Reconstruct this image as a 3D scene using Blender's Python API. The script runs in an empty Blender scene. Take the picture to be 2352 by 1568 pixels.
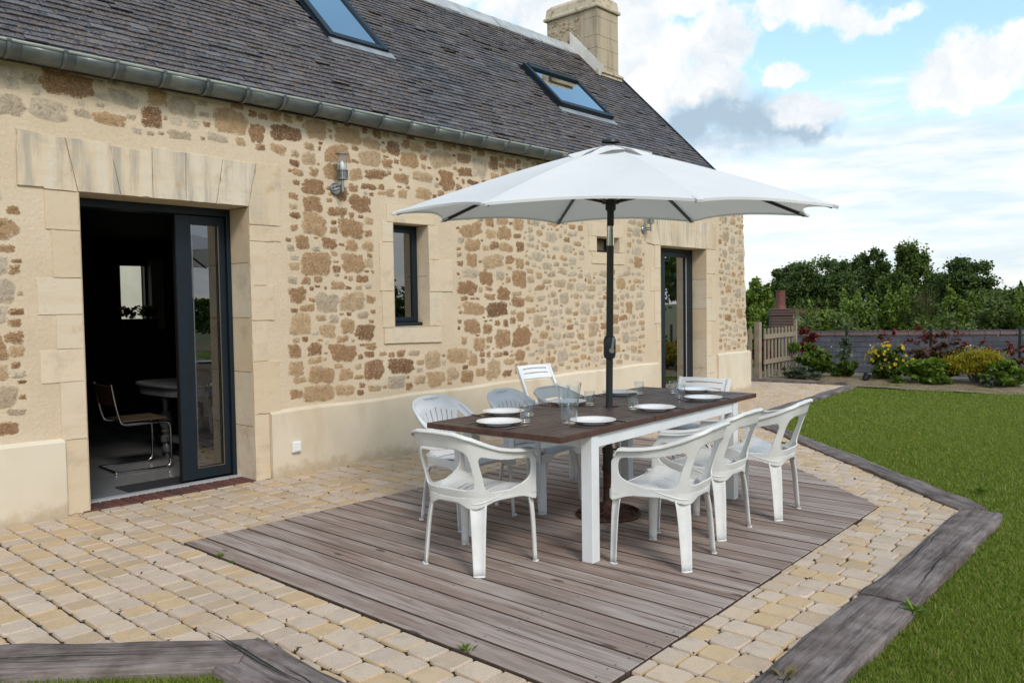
import bpy, math, random
import numpy as np
from mathutils import Vector, Matrix
random.seed(7); RNG = np.random.default_rng(11)
SC = bpy.context.scene
COL = SC.collection
R = math.radians

# ------------------------------------------------------------------ camera
YAW, PITCH, ROLL, CAMY, CAMZ = 0.83126, 0.043305, -0.014537, -6.1445, 1.42
FPX, PW, PH = 1883.9, 2352.0, 1568.0
_fw = np.array([math.sin(YAW)*math.cos(PITCH), math.cos(YAW)*math.cos(PITCH), -math.sin(PITCH)])
_r0 = np.array([math.cos(YAW), -math.sin(YAW), 0.0]); _u0 = np.cross(_r0, _fw)
CR = _r0*math.cos(ROLL) + _u0*math.sin(ROLL)
CU = _u0*math.cos(ROLL) - _r0*math.sin(ROLL)
def ray(x, y): return _fw + CR*(x-PW/2)/FPX - CU*(y-PH/2)/FPX
def at_z(x, y, z=0.0):
    d = ray(x, y); t = (z-CAMZ)/d[2]; return np.array([d[0]*t, CAMY+d[1]*t, z])
def at_depth(x, y, dep):
    d = ray(x, y); return np.array([d[0]*dep, CAMY+d[1]*dep, CAMZ+d[2]*dep])
cam = bpy.data.cameras.new("camera"); cam_o = bpy.data.objects.new("camera", cam); COL.objects.link(cam_o)
cam_o.matrix_world = Matrix(((CR[0], CU[0], -_fw[0], 0), (CR[1], CU[1], -_fw[1], CAMY), (CR[2], CU[2], -_fw[2], CAMZ), (0, 0, 0, 1)))
cam.lens = 36*FPX/PW; cam.sensor_width = 36; cam.clip_end = 6000; cam.clip_start = 0.05
SC.camera = cam_o
SC.cycles.transparent_max_bounces = 32

# ------------------------------------------------------------------ object helpers
def tag(o, label=None, cat=None, group=None, kind=None):
    if label: o['label'] = label
    if cat: o['category'] = cat
    if group: o['group'] = group
    if kind: o['kind'] = kind
    return o
def thing(name, label, cat, loc=(0, 0, 0), rz=0.0, group=None):
    o = bpy.data.objects.new(name, None); COL.objects.link(o)
    o.location = loc; o.rotation_euler = (0, 0, rz); o.empty_display_size = 0.1
    return tag(o, label, cat, group)
def dup(root, loc, rz, label=None, group=None):
    r = root.copy(); COL.objects.link(r); r.location = loc; r.rotation_euler = (0, 0, rz)
    if label: r['label'] = label
    if group: r['group'] = group
    for ch in list(root.children):
        c = ch.copy(); COL.objects.link(c); c.parent = r
        for g in list(ch.children):
            d = g.copy(); COL.objects.link(d); d.parent = c
    return r

class MB:
    def __init__(s): s.v = []; s.f = []; s.m = []; s.att = {}
    def add(s, vs, fs, mat=0, **att):
        b = len(s.v); s.v.extend([tuple(map(float, p)) for p in vs])
        for f in fs: s.f.append(tuple(i+b for i in f)); s.m.append(mat)
        for k, val in att.items():
            lst = s.att.setdefault(k, []); lst.extend([0.0]*(b-len(lst)))
            lst.extend(list(val) if hasattr(val, '__len__') else [val]*len(vs))
        return s
    def box(s, x0, x1, y0, y1, z0, z1, mat=0, M=None, **att):
        vs = [(x, y, z) for x in (x0, x1) for y in (y0, y1) for z in (z0, z1)]
        if M is not None: vs = [tuple(M @ Vector(p)) for p in vs]
        return s.add(vs, [(0, 1, 3, 2), (4, 6, 7, 5), (0, 4, 5, 1), (2, 3, 7, 6), (0, 2, 6, 4), (1, 5, 7, 3)], mat, **att)
    def bar(s, a, b, w, h, up=(0, 0, 1), mat=0):
        a, b = Vector(a), Vector(b); d = (b-a).normalized(); u = Vector(up)
        x = d.cross(u).normalized(); u = x.cross(d).normalized(); vs = []
        for p in (a, b):
            for sx, sy in ((-1, -1), (1, -1), (1, 1), (-1, 1)): vs.append(p+x*(sx*w/2)+u*(sy*h/2))
        return s.add(vs, [(3, 2, 1, 0), (4, 5, 6, 7), (0, 1, 5, 4), (1, 2, 6, 5), (2, 3, 7, 6), (3, 0, 4, 7)], mat)
    def tube(s, path, rad, n=10, mat=0, cap=True):
        path = [Vector(p) for p in path]; k = len(path)
        rad = rad if hasattr(rad, '__len__') else [rad]*k
        d0 = (path[1]-path[0]).normalized(); x = d0.orthogonal().normalized(); vs = []
        for i, p in enumerate(path):
            d = (path[min(i+1, k-1)]-path[max(i-1, 0)]).normalized()
            x = (x-d*x.dot(d)).normalized(); y = d.cross(x)
            for j in range(n):
                a = 2*math.pi*j/n; vs.append(p+(x*math.cos(a)+y*math.sin(a))*rad[i])
        fs = [(i*n+j, i*n+(j+1) % n, (i+1)*n+(j+1) % n, (i+1)*n+j) for i in range(k-1) for j in range(n)]
        if cap: fs += [tuple(range(n))[::-1], tuple((k-1)*n+j for j in range(n))]
        return s.add(vs, fs, mat)
    def lathe(s, prof, n=24, c=(0, 0, 0), M=None, mat=0, close=False):
        vs = []
        for r, z in prof:
            for j in range(n):
                a = 2*math.pi*j/n; p = Vector((c[0]+r*math.cos(a), c[1]+r*math.sin(a), c[2]+z))
                vs.append(M @ p if M is not None else p)
        k = len(prof)
        fs = [(i*n+j, i*n+(j+1) % n, (i+1)*n+(j+1) % n, (i+1)*n+j) for i in range(k-1) for j in range(n)]
        if close: fs += [tuple(range(n))[::-1], tuple((k-1)*n+j for j in range(n))]
        return s.add(vs, fs, mat)
    def prism(s, pts, axis, a0, a1, mat=0, **att):
        # pts: outline (p,q) in the plane across axis; axis 'y' -> (x,z), 'z' -> (x,y), 'x' -> (y,z)
        def P(p, q, a): return {'y': (p, a, q), 'z': (p, q, a), 'x': (a, p, q)}[axis]
        n = len(pts); vs = [P(p, q, a0) for p, q in pts]+[P(p, q, a1) for p, q in pts]
        fs = [tuple(range(n)), tuple(range(2*n-1, n-1, -1))]+[(i, n+i, n+(i+1) % n, (i+1) % n) for i in range(n)]
        return s.add(vs, fs, mat, **att)
    def build(s, name, mats, parent=None, smooth=None, bevel=None, solid=None, kind=None, sub=0, fixn=True):
        me = bpy.data.meshes.new(name); me.from_pydata(s.v, [], s.f)
        mats = mats if isinstance(mats, (list, tuple)) else [mats]
        for m in mats: me.materials.append(m)
        if len(mats) > 1: me.polygons.foreach_set('material_index', s.m)
        for k, val in s.att.items():
            val = list(val)+[0.0]*(len(s.v)-len(val))
            a = me.attributes.new(k, 'FLOAT', 'POINT'); a.data.foreach_set('value', val)
        me.update()
        if fixn:
            import bmesh
            bm = bmesh.new(); bm.from_mesh(me); bmesh.ops.recalc_face_normals(bm, faces=bm.faces); bm.to_mesh(me); bm.free()
        if smooth is not None:
            me.polygons.foreach_set('use_smooth', [True]*len(me.polygons)); me.set_sharp_from_angle(angle=R(smooth))
        o = bpy.data.objects.new(name, me); COL.objects.link(o)
        if parent is not None: o.parent = parent
        if kind: o['kind'] = kind
        if solid:
            md = o.modifiers.new('solid', 'SOLIDIFY'); md.thickness = solid; md.offset = 0
        if bevel:
            md = o.modifiers.new('bevel', 'BEVEL'); md.width = bevel; md.segments = 2; md.limit_method = 'ANGLE'; md.angle_limit = R(40)
        if sub:
            md = o.modifiers.new('sub', 'SUBSURF'); md.levels = sub; md.render_levels = sub
        return o

def fast_mesh(name, V, F, mats, parent=None, midx=None, kind=None):
    """V (n,3) array, F (m,k) array of equal-size faces"""
    V = np.asarray(V, dtype=np.float32); F = np.asarray(F, dtype=np.int32); m, k = F.shape
    me = bpy.data.meshes.new(name); me.vertices.add(len(V)); me.vertices.foreach_set('co', V.ravel())
    me.loops.add(m*k); me.loops.foreach_set('vertex_index', F.ravel())
    me.polygons.add(m); me.polygons.foreach_set('loop_start', np.arange(0, m*k, k, dtype=np.int32))
    mats = mats if isinstance(mats, (list, tuple)) else [mats]
    for mm in mats: me.materials.append(mm)
    if midx is not None: me.polygons.foreach_set('material_index', np.asarray(midx, dtype=np.int32))
    me.update(calc_edges=True); me.validate()
    o = bpy.data.objects.new(name, me); COL.objects.link(o)
    if parent is not None: o.parent = parent
    if kind: o['kind'] = kind
    return o

def iso_sheet(fn, a0, a1, na, b0, b1, nb, mp):
    """marching squares: keep the region fn(a,b)>0 of a grid, mapped to 3-D by mp"""
    A = [a0+(a1-a0)*i/na for i in range(na+1)]; B = [b0+(b1-b0)*j/nb for j in range(nb+1)]
    F = [[fn(a, b) for b in B] for a in A]
    vs, idx, fs = [], {}, []
    def vid(key, a, b):
        if key not in idx: idx[key] = len(vs); vs.append(mp(a, b))
        return idx[key]
    for i in range(na):
        for j in range(nb):
            cs = [(i, j), (i+1, j), (i+1, j+1), (i, j+1)]
            if max(F[p][q] for p, q in cs) <= 0: continue
            poly = []
            for t in range(4):
                p, q = cs[t]; p2, q2 = cs[(t+1) % 4]; f1, f2 = F[p][q], F[p2][q2]
                if f1 > 0: poly.append(vid((p, q), A[p], B[q]))
                if (f1 > 0) != (f2 > 0):
                    w = f1/(f1-f2); key = tuple(sorted(((p, q), (p2, q2))))
                    poly.append(vid(key, A[p]+(A[p2]-A[p])*w, B[q]+(B[q2]-B[q])*w))
            if len(poly) >= 3: fs.append(tuple(poly))
    return vs, fs
def smin(k, *d):
    # smooth minimum with rounding radius k
    m = min(d); return m - k*math.log(sum(math.exp(-(x-m)/k) for x in d))
def interp(x, pts): return float(np.interp(x, [p[0] for p in pts], [p[1] for p in pts]))
def sstep(a, b, x):
    t = min(1, max(0, (x-a)/(b-a))); return t*t*(3-2*t)
def catmull(pts, n):
    P = np.array(pts, dtype=float); P = np.vstack([2*P[0]-P[1], P, 2*P[-1]-P[-2]]); out = []
    m = len(P)-3
    for k in range(n+1):
        t = k/n*m; i = min(int(t), m-1); t -= i
        a, b, c, d = P[i:i+4]
        out.append(0.5*((2*b)+(c-a)*t+(2*a-5*b+4*c-d)*t*t+(-a+3*b-3*c+d)*t**3))
    return np.array(out)

# ------------------------------------------------------------------ material helpers
class NT:
    def __init__(s, tree): s.t = tree
    def n(s, typ, ins=None, out=None, **props):
        nd = s.t.nodes.new(typ)
        for k, v in props.items(): setattr(nd, k, v)
        for k, v in (ins or {}).items():
            sk = nd.inputs[k]
            if isinstance(v, bpy.types.NodeSocket): s.t.links.new(v, sk)
            else: sk.default_value = v
        return nd.outputs[out if out is not None else 0] if len(nd.outputs) else None
    def math(s, op, a, b=0.0, c=None, clamp=False):
        ins = {0: a, 1: b}
        if c is not None: ins[2] = c
        return s.n('ShaderNodeMath', ins, operation=op, use_clamp=clamp)
    def mix(s, fac, a, b, mode='MIX'):
        nd = s.t.nodes.new('ShaderNodeMix'); nd.data_type = 'RGBA'; nd.blend_type = mode
        for sk, v in ((nd.inputs[0], fac), (nd.inputs[6], a), (nd.inputs[7], b)):
            if isinstance(v, bpy.types.NodeSocket): s.t.links.new(v, sk)
            elif sk.type == 'RGBA': sk.default_value = tuple(v)+(1,) if len(v) == 3 else v
            else: sk.default_value = v
        return nd.outputs[2]
    def ramp(s, fac, stops, interp='LINEAR'):
        nd = s.t.nodes.new('ShaderNodeValToRGB'); s.t.links.new(fac, nd.inputs[0]); cr = nd.color_ramp; cr.interpolation = interp
        while len(cr.elements) < len(stops): cr.elements.new(0.5)
        for e, (p, c) in zip(cr.elements, stops):
            e.position = p; c = (c, c, c) if not hasattr(c, '__len__') else c; e.color = tuple(c)+(1,)
        return nd.outputs[0]
    def noise(s, vec, scale, detail=4, rough=0.55, out=0, dist=0.0):
        return s.n('ShaderNodeTexNoise', {'Vector': vec, 'Scale': scale, 'Detail': detail, 'Roughness': rough, 'Distortion': dist}, out)
    def scale(s, vec, sc): return s.n('ShaderNodeMapping', {'Vector': vec, 'Scale': sc})
    def maprange(s, v, a, b, c=0.0, d=1.0, smooth=False):
        return s.n('ShaderNodeMapRange', {0: v, 1: a, 2: b, 3: c, 4: d}, interpolation_type='SMOOTHSTEP' if smooth else 'LINEAR')
    def pos(s): return s.n('ShaderNodeNewGeometry', None, 'Position')
    def obj(s): return s.n('ShaderNodeTexCoord', None, 'Object')
    def rnd(s): return s.n('ShaderNodeNewGeometry', None, 'Random Per Island')
    def attr(s, name): return s.n('ShaderNodeAttribute', None, 'Fac', attribute_name=name)
    def bump(s, h, strength=0.3, dist=0.01): return s.n('ShaderNodeBump', {'Height': h, 'Strength': strength, 'Distance': dist})
def mat(name, build, rough=0.6, metal=0.0, spec=0.4):
    m = bpy.data.materials.new(name); m.use_nodes = True; t = m.node_tree; t.nodes.clear(); q = NT(t)
    res = build(q)
    if not isinstance(res, dict): res = {'Base Color': res}
    ins = {'Roughness': rough, 'Metallic': metal, 'Specular IOR Level': spec}
    ins.update(res)
    if isinstance(ins.get('Base Color'), tuple): ins['Base Color'] = tuple(ins['Base Color'])[:3]+(1,)
    b = q.n('ShaderNodeBsdfPrincipled', ins)
    q.n('ShaderNodeOutputMaterial', {'Surface': b})
    return m
def plain(name, col, rough=0.5, metal=0.0, var=0.12, nscale=9.0, bump=0.0, spec=0.4):
    def f(q):
        v = q.noise(q.obj(), nscale, 5, 0.6)
        lo = tuple(c*(1-var) for c in col); hi = tuple(min(1, c*(1+var)) for c in col)
        c = q.ramp(v, [(0.3, lo), (0.7, hi)])
        d = {'Base Color': c}
        if bump: d['Normal'] = q.bump(q.noise(q.obj(), nscale*8, 4, 0.6), bump, 0.003)
        return d
    return mat(name, f, rough, metal, spec)
# ------------------------------------------------------------------ materials
MORTAR = (0.63, 0.51, 0.37)
def mortar_col(q, p):
    n = q.noise(p, 1.3, 5, 0.6); f = q.noise(p, 45, 4, 0.65)
    c = q.ramp(n, [(0.3, (0.56, 0.445, 0.31)), (0.5, MORTAR), (0.72, (0.68, 0.57, 0.43))])
    return q.mix(q.maprange(f, 0.3, 0.7, 0.0, 0.40), c, (0.44, 0.335, 0.22))
def b_mortar(q):
    p = q.pos(); c = mortar_col(q, p)
    # old weather stains below the eave and damp marks low down
    h = q.math('ADD', q.math('MULTIPLY', q.noise(p, 7, 5, 0.65), 0.55), q.math('MULTIPLY', q.noise(p, 40, 4, 0.6), 0.45))
    return {'Base Color': c, 'Normal': q.bump(h, 0.55, 0.02)}
M_MORTAR = mat('lime_mortar', b_mortar, 0.9, spec=0.15)
def b_stone(q):
    p = q.pos(); tone = q.attr('tone'); rim = q.attr('rim')
    c = q.ramp(tone, [(0.0, (0.200, 0.105, 0.055)), (0.2, (0.330, 0.185, 0.095)), (0.4, (0.43, 0.270, 0.145)), (0.6, (0.53, 0.365, 0.210)), (0.8, (0.48, 0.400, 0.305)), (1.0, (0.63, 0.535, 0.415))])
    n1 = q.noise(p, 16, 5, 0.7); n2 = q.noise(p, 70, 4, 0.7)
    c = q.mix(q.maprange(n1, 0.35, 0.75, 0.0, 0.75), c, q.mix(1.0, c, (0.50, 0.46, 0.42), 'MULTIPLY'))
    c = q.mix(q.maprange(n2, 0.50, 0.68, 0.0, 0.75), c, (0.46, 0.36, 0.24))
    n4 = q.noise(p, 42, 5, 0.75)
    c = q.mix(q.maprange(n4, 0.46, 0.30, 0.0, 0.8), c, q.mix(1.0, c, (0.34, 0.30, 0.27), 'MULTIPLY'))
    e = q.math('ADD', rim, q.math('MULTIPLY', q.math('SUBTRACT', q.noise(p, 21, 5, 0.7), 0.5), 1.7))
    e = q.math('ADD', e, q.math('MULTIPLY', q.math('SUBTRACT', q.noise(p, 62, 4, 0.7), 0.5), 2.2))
    fac = q.maprange(e, 0.20, 0.62, 0.0, 1.0, True)
    c = q.mix(fac, mortar_col(q, p), c)
    return {'Base Color': c, 'Normal': q.bump(q.math('ADD', n1, q.math('MULTIPLY', n2, 0.5)), 0.8, 0.02)}
M_STONE = mat('rubble_stone', b_stone, 0.9, spec=0.15)
def b_lime(q):
    p = q.pos(); r = q.rnd()
    c = q.ramp(r, [(0.0, (0.60, 0.485, 0.345)), (0.35, (0.635, 0.52, 0.375)), (0.65, (0.62, 0.53, 0.41)), (1.0, (0.59, 0.46, 0.31))])
    st = q.noise(q.scale(p, (6.5, 6.5, 0.8)), 1.0, 5, 0.65)          # vertical weather streaks of the quarried face
    st2 = q.noise(q.scale(p, (1.2, 1.2, 14)), 1.0, 4, 0.6)       # horizontal bedding
    up = q.attr('tone')                                          # 1 on the streaked lintel stones
    c = q.mix(q.math('MULTIPLY', q.maprange(st, 0.47, 0.62), q.math('MULTIPLY', up, 0.8)), c, (0.34, 0.305, 0.26))
    c = q.mix(q.math('MULTIPLY', q.maprange(st, 0.46, 0.34), q.math('MULTIPLY', up, 0.8)), c, (0.63, 0.57, 0.48))
    c = q.mix(q.maprange(st2, 0.5, 0.75, 0, 0.3), c, (0.50, 0.33, 0.17))
    bl = q.noise(p, 3.2, 5, 0.65)
    c = q.mix(q.maprange(bl, 0.54, 0.70, 0, 0.6), c, (0.40, 0.335, 0.26))
    c = q.mix(q.maprange(q.noise(p, 6.5, 5, 0.7), 0.58, 0.72, 0, 0.6), c, (0.46, 0.30, 0.15))
    sp = q.noise(p, 60, 3, 0.6)
    c = q.mix(q.maprange(sp, 0.62, 0.75, 0, 0.35), c, (0.36, 0.27, 0.17))
    return {'Base Color': c, 'Normal': q.bump(q.math('ADD', q.noise(p, 12, 5, 0.6), q.math('MULTIPLY', sp, 0.4)), 0.28, 0.012)}
M_LIME = mat('dressed_limestone', b_lime, 0.85, spec=0.2)
def b_plinth(q):
    p = q.pos(); n = q.noise(p, 1.1, 5, 0.6)
    c = q.ramp(n, [(0.3, (0.55, 0.46, 0.335)), (0.5, (0.63, 0.545, 0.42)), (0.75, (0.67, 0.60, 0.48))])
    z = q.n('ShaderNodeSeparateXYZ', {0: p}, 2)
    low = q.math('ADD', z, q.math('MULTIPLY', q.math('SUBTRACT', q.noise(p, 5, 5, 0.7), 0.5), 0.35))
    c = q.mix(q.maprange(low, 0.0, 0.13, 0.55, 0.0, True), c, (0.33, 0.235, 0.13))   # mud splashed up from the paving
    c = q.mix(q.maprange(q.noise(q.scale(p, (2, 2, 0.5)), 1.6, 4), 0.54, 0.70, 0, 0.5), c, (0.49, 0.365, 0.225))
    return {'Base Color': c, 'Normal': q.bump(q.noise(p, 55, 4, 0.6), 0.14, 0.006)}
M_PLINTH = mat('plinth_render', b_plinth, 0.9, spec=0.15)
def b_slate(q):
    p = q.pos(); r = q.rnd()
    c = q.ramp(r, [(0.0, (0.022, 0.023, 0.032)), (0.3, (0.043, 0.042, 0.052)), (0.6, (0.068, 0.062, 0.070)), (0.8, (0.040, 0.045, 0.060)), (1.0, (0.125, 0.125, 0.142))])
    n = q.noise(p, 26, 5, 0.7); big = q.noise(p, 0.9, 4, 0.6)
    c = q.mix(q.math('MULTIPLY', q.maprange(n, 0.42, 0.62), q.maprange(big, 0.34, 0.54, 0.25, 1.0)), c, (0.150, 0.106, 0.076))     # brown lichen film
    n3 = q.noise(p, 60, 4, 0.7)
    c = q.mix(q.math('MULTIPLY', q.maprange(n3, 0.54, 0.64), 0.75), c, (0.26, 0.245, 0.235))                                       # pale lichen spots
    zz = q.n('ShaderNodeSeparateXYZ', {0: p}, 2)
    n5 = q.noise(p, 90, 3, 0.7)
    c = q.mix(q.maprange(n5, 0.45, 0.3, 0, 0.75), c, (0.02, 0.018, 0.02))
    mo = q.math('MULTIPLY', q.maprange(q.noise(p, 2.2, 5, 0.7), 0.52, 0.68), q.maprange(zz, 4.3, 5.6, 0.0, 0.8))
    c = q.mix(q.math('MULTIPLY', mo, q.maprange(n, 0.40, 0.58)), c, (0.15, 0.10, 0.042))                                             # moss up by the ridge
    return {'Base Color': c, 'Roughness': q.maprange(n, 0.3, 0.7, 0.42, 0.72), 'Normal': q.bump(n, 0.3, 0.006)}
M_SLATE = mat('roof_slate', b_slate, 0.55, spec=0.45)
def b_zinc(q):
    p = q.pos(); n = q.noise(p, 4, 5, 0.6); n2 = q.noise(p, 30, 4, 0.7)
    c = q.ramp(n, [(0.3, (0.125, 0.145, 0.150)), (0.55, (0.18, 0.20, 0.20)), (0.75, (0.245, 0.26, 0.255))])
    c = q.mix(q.maprange(n2, 0.6, 0.75, 0, 0.4), c, (0.17, 0.16, 0.13))
    return {'Base Color': c, 'Roughness': q.maprange(n2, 0.3, 0.7, 0.38, 0.6)}
M_ZINC = mat('weathered_zinc', b_zinc, 0.5, 0.65, 0.5)
M_ANTH = plain('anthracite_aluminium', (0.0065, 0.0135, 0.0205), 0.42, 0.0, 0.08, 4, 0.0, 0.35)
M_BLACK = plain('black_trim', (0.012, 0.012, 0.013), 0.45, 0.0, 0.1)
M_ALU = plain('brushed_aluminium', (0.50, 0.51, 0.52), 0.35, 0.3, 0.08, 20)
M_STEEL = plain('stainless_steel', (0.30, 0.30, 0.30), 0.30, 1.0, 0.06, 20)
M_CHROME = plain('polished_chrome', (0.7, 0.7, 0.72), 0.10, 1.0, 0.03)
def glass_mat(name, tint, tr, rough=0.0, refl=1.0, ior=1.5, edge=0.0):
    m = bpy.data.materials.new(name); m.use_nodes = True; t = m.node_tree; t.nodes.clear(); q = NT(t)
    lw = q.n('ShaderNodeLayerWeight', {'Blend': 0.5}, 'Facing'); fr = q.math('ADD', q.math('MULTIPLY', q.math('POWER', lw, 4.0), 0.85), 0.045); fr = q.math('MULTIPLY', fr, refl, clamp=True)
    tc = q.mix(q.math('MULTIPLY', q.math('POWER', lw, 3.0), edge), tuple(tint), (0.25, 0.28, 0.29)); a = q.n('ShaderNodeBsdfTransparent', {'Color': tc}); g = q.n('ShaderNodeBsdfGlossy', {'Color': (1, 1, 1, 1), 'Roughness': rough})
    mx = t.nodes.new('ShaderNodeMixShader'); t.links.new(fr, mx.inputs[0]); t.links.new(a, mx.inputs[1]); t.links.new(g, mx.inputs[2])
    q.n('ShaderNodeOutputMaterial', {'Surface': mx.outputs[0]}); return m
M_PANE = glass_mat('window_pane', (0.36, 0.40, 0.42), 0.5, 0.0, 4.5, 1.55)
M_TUMBLER = glass_mat('drinking_glass', (0.90, 0.93, 0.945), 0.9, 0.02, 1.7, 1.5, 0.85)
def b_ridge(q):
    p = q.pos(); c = q.ramp(q.noise(p, 5, 4), [(0.3, (0.30, 0.31, 0.31)), (0.7, (0.50, 0.51, 0.50))]); return c
M_RIDGE = mat('ridge_zinc', b_ridge, 0.6, 0.2)
M_LEAD = plain('lead_flashing', (0.27, 0.29, 0.315), 0.5, 0.2, 0.2, 6)
def b_chim(q):
    p = q.pos(); c = mortar_col(q, p)
    st = q.noise(q.scale(p, (5, 5, 0.8)), 1.3, 4)
    c = q.mix(0.6, c, (0.36, 0.30, 0.225)); c = q.mix(q.maprange(st, 0.45, 0.65, 0, 0.7), c, (0.26, 0.215, 0.155))
    return {'Base Color': c, 'Normal': q.bump(q.noise(p, 25, 4), 0.3, 0.01)}
M_CHIM = mat('chimney_render', b_chim, 0.9, spec=0.15)
def b_cap(q):
    p = q.pos(); c = mortar_col(q, p); c = q.mix(0.35, c, (0.42, 0.39, 0.33))
    return q.mix(q.maprange(q.noise(p, 9, 5, 0.7), 0.5, 0.66, 0, 0.8), c, (0.15, 0.155, 0.06))
M_CAP = mat('mossy_chimney_cap', b_cap, 0.95, spec=0.1)
M_DARKWALL = plain('room_shade_black', (0.012, 0.011, 0.010), 0.8)  # near-black colour stands in for the deep shade of the room
def b_tilefloor(q):
    p = q.pos(); br = q.n('ShaderNodeTexBrick', {'Vector': p, 'Color1': (0.20, 0.20, 0.20, 1), 'Color2': (0.225, 0.222, 0.22, 1), 'Mortar': (0.12, 0.12, 0.12, 1), 'Scale': 1.0, 'Mortar Size': 0.004, 'Brick Width': 0.6, 'Row Height': 0.6}, offset=0.0)
    return {'Base Color': br, 'Roughness': 0.22}
M_FLOOR = mat('grey_floor_tile', b_tilefloor, 0.25, spec=0.5)
def b_brick(q):
    r = q.rnd(); p = q.pos(); c = q.ramp(r, [(0, (0.085, 0.032, 0.024)), (0.5, (0.135, 0.05, 0.036)), (1, (0.055, 0.03, 0.028))])
    return q.mix(q.maprange(q.noise(p, 40, 4), 0.5, 0.7, 0, 0.5), c, (0.10, 0.085, 0.075))
M_BRICK = mat('sill_brick', b_brick, 0.8)
M_GROUT = plain('brick_grout', (0.20, 0.17, 0.14), 0.95, 0, 0.25, 20)
def b_paver(q):
    p = q.pos(); r = q.rnd()
    c = q.ramp(r, [(0.0, (0.60, 0.485, 0.385)), (0.28, (0.54, 0.43, 0.34)), (0.36, (0.58, 0.42, 0.25)), (0.60, (0.61, 0.445, 0.265)), (0.70, (0.63, 0.51, 0.40)), (0.85, (0.58, 0.465, 0.365)), (1.0, (0.49, 0.36, 0.225))])
    g = q.noise(p, 260, 2, 0.6); n = q.noise(p, 9, 5, 0.65)
    c = q.mix(q.maprange(g, 0.35, 0.65, 0.0, 0.55), c, q.mix(1.0, c, (0.50, 0.47, 0.45), 'MULTIPLY'))
    c = q.mix(q.maprange(n, 0.5, 0.70, 0, 0.45), c, (0.33, 0.26, 0.185))
    c = q.mix(q.maprange(q.noise(p, 1.1, 5, 0.65), 0.52, 0.70, 0, 0.28), c, (0.30, 0.245, 0.18))
    return {'Base Color': c, 'Normal': q.bump(q.math('ADD', g, n), 0.45, 0.004)}
M_PAVER = mat('yellow_concrete_paver', b_paver, 0.9, spec=0.2)
def b_joint(q):
    p = q.pos(); c = q.ramp(q.noise(p, 6, 5, 0.7), [(0.35, (0.055, 0.040, 0.026)), (0.55, (0.040, 0.034, 0.016)), (0.68, (0.070, 0.028, 0.018))])
    return {'Base Color': c, 'Normal': q.bump(q.noise(p, 120, 3), 0.6, 0.006)}
M_JOINT = mat('mossy_sand_joint', b_joint, 0.95, spec=0.1)
def b_deck(q):
    p = q.pos(); r = q.rnd()
    v = q.n('ShaderNodeCombineXYZ', {0: q.math('MULTIPLY', r, 57.0), 1: q.math('MULTIPLY', r, 31.0), 2: 0.0})
    pp = q.n('ShaderNodeVectorMath', {0: p, 1: v}, operation='ADD')
    c = q.ramp(r, [(0.0, (0.2585, 0.1832, 0.149)), (0.25, (0.319, 0.2406, 0.2042)), (0.5, (0.2365, 0.1633, 0.1306)), (0.75, (0.3575, 0.2821, 0.2438)), (1.0, (0.264, 0.198, 0.1656))])
    g = q.noise(q.scale(pp, (46, 1.6, 20)), 1.0, 5, 0.65, dist=0.6); g2 = q.noise(q.scale(pp, (180, 5, 60)), 1.0, 3, 0.6); b = q.noise(q.scale(pp, (13, 1.1, 4)), 1.0, 4, 0.6)
    c = q.mix(q.maprange(g, 0.48, 0.66, 0, 0.8), c, (0.105, 0.076, 0.060))
    c = q.mix(q.maprange(b, 0.46, 0.66, 0, 0.7), c, (0.43, 0.37, 0.335))
    c = q.mix(q.maprange(g2, 0.52, 0.7, 0, 0.4), c, (0.09, 0.067, 0.055))
    vo = q.n('ShaderNodeTexVoronoi', {'Vector': q.scale(pp, (5.5, 1.7, 1)), 'Scale': 1.0, 'Randomness': 1.0}, 'Distance')
    c = q.mix(q.maprange(vo, 0.10, 0.045, 0, 0.85, True), c, (0.06, 0.043, 0.034))
    sep = q.n('ShaderNodeSeparateXYZ', {0: p}, 0)
    rib = q.math('SINE', q.math('MULTIPLY', sep, 2*math.pi/0.0128))
    return {'Base Color': c, 'Normal': q.bump(q.math('ADD', q.math('MULTIPLY', rib, 0.30), g), 0.5, 0.004)}
M_DECK = mat('weathered_deck_board', b_deck, 0.8, spec=0.25)
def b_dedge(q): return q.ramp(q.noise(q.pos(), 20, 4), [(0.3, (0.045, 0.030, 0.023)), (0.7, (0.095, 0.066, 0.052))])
M_DEDGE = mat('board_edge_shade', b_dedge, 0.9, spec=0.1)  # dark board sides and chamfers: shade of the gaps put into the colour
M_SCREW = plain('deck_screw', (0.06, 0.05, 0.05), 0.5, 0.6)
def b_sleeper(q):
    p = q.obj()
    g = q.noise(q.scale(p, (1.6, 34, 34)), 1.0, 6, 0.72, dist=0.35); b = q.noise(p, 2.4, 5, 0.65); f = q.noise(q.scale(p, (6, 90, 90)), 1.0, 4, 0.7)
    c = q.ramp(b, [(0.28, (0.056, 0.04, 0.0331)), (0.42, (0.1288, 0.098, 0.0856)), (0.58, (0.2408, 0.197, 0.1812)), (0.75, (0.084, 0.058, 0.046))])
    c = q.mix(q.maprange(g, 0.45, 0.66, 0, 0.85), c, (0.040, 0.030, 0.026))
    c = q.mix(q.maprange(f, 0.5, 0.7, 0, 0.4), c, (0.26, 0.25, 0.25))
    return {'Base Color': c, 'Normal': q.bump(q.math('ADD', g, q.math('MULTIPLY', f, 0.5)), 0.75, 0.012)}
M_SLEEPER = mat('old_oak_sleeper', b_sleeper, 0.85, spec=0.25)
M_CRACK = plain('sleeper_crack', (0.012, 0.010, 0.009), 0.9)
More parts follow.
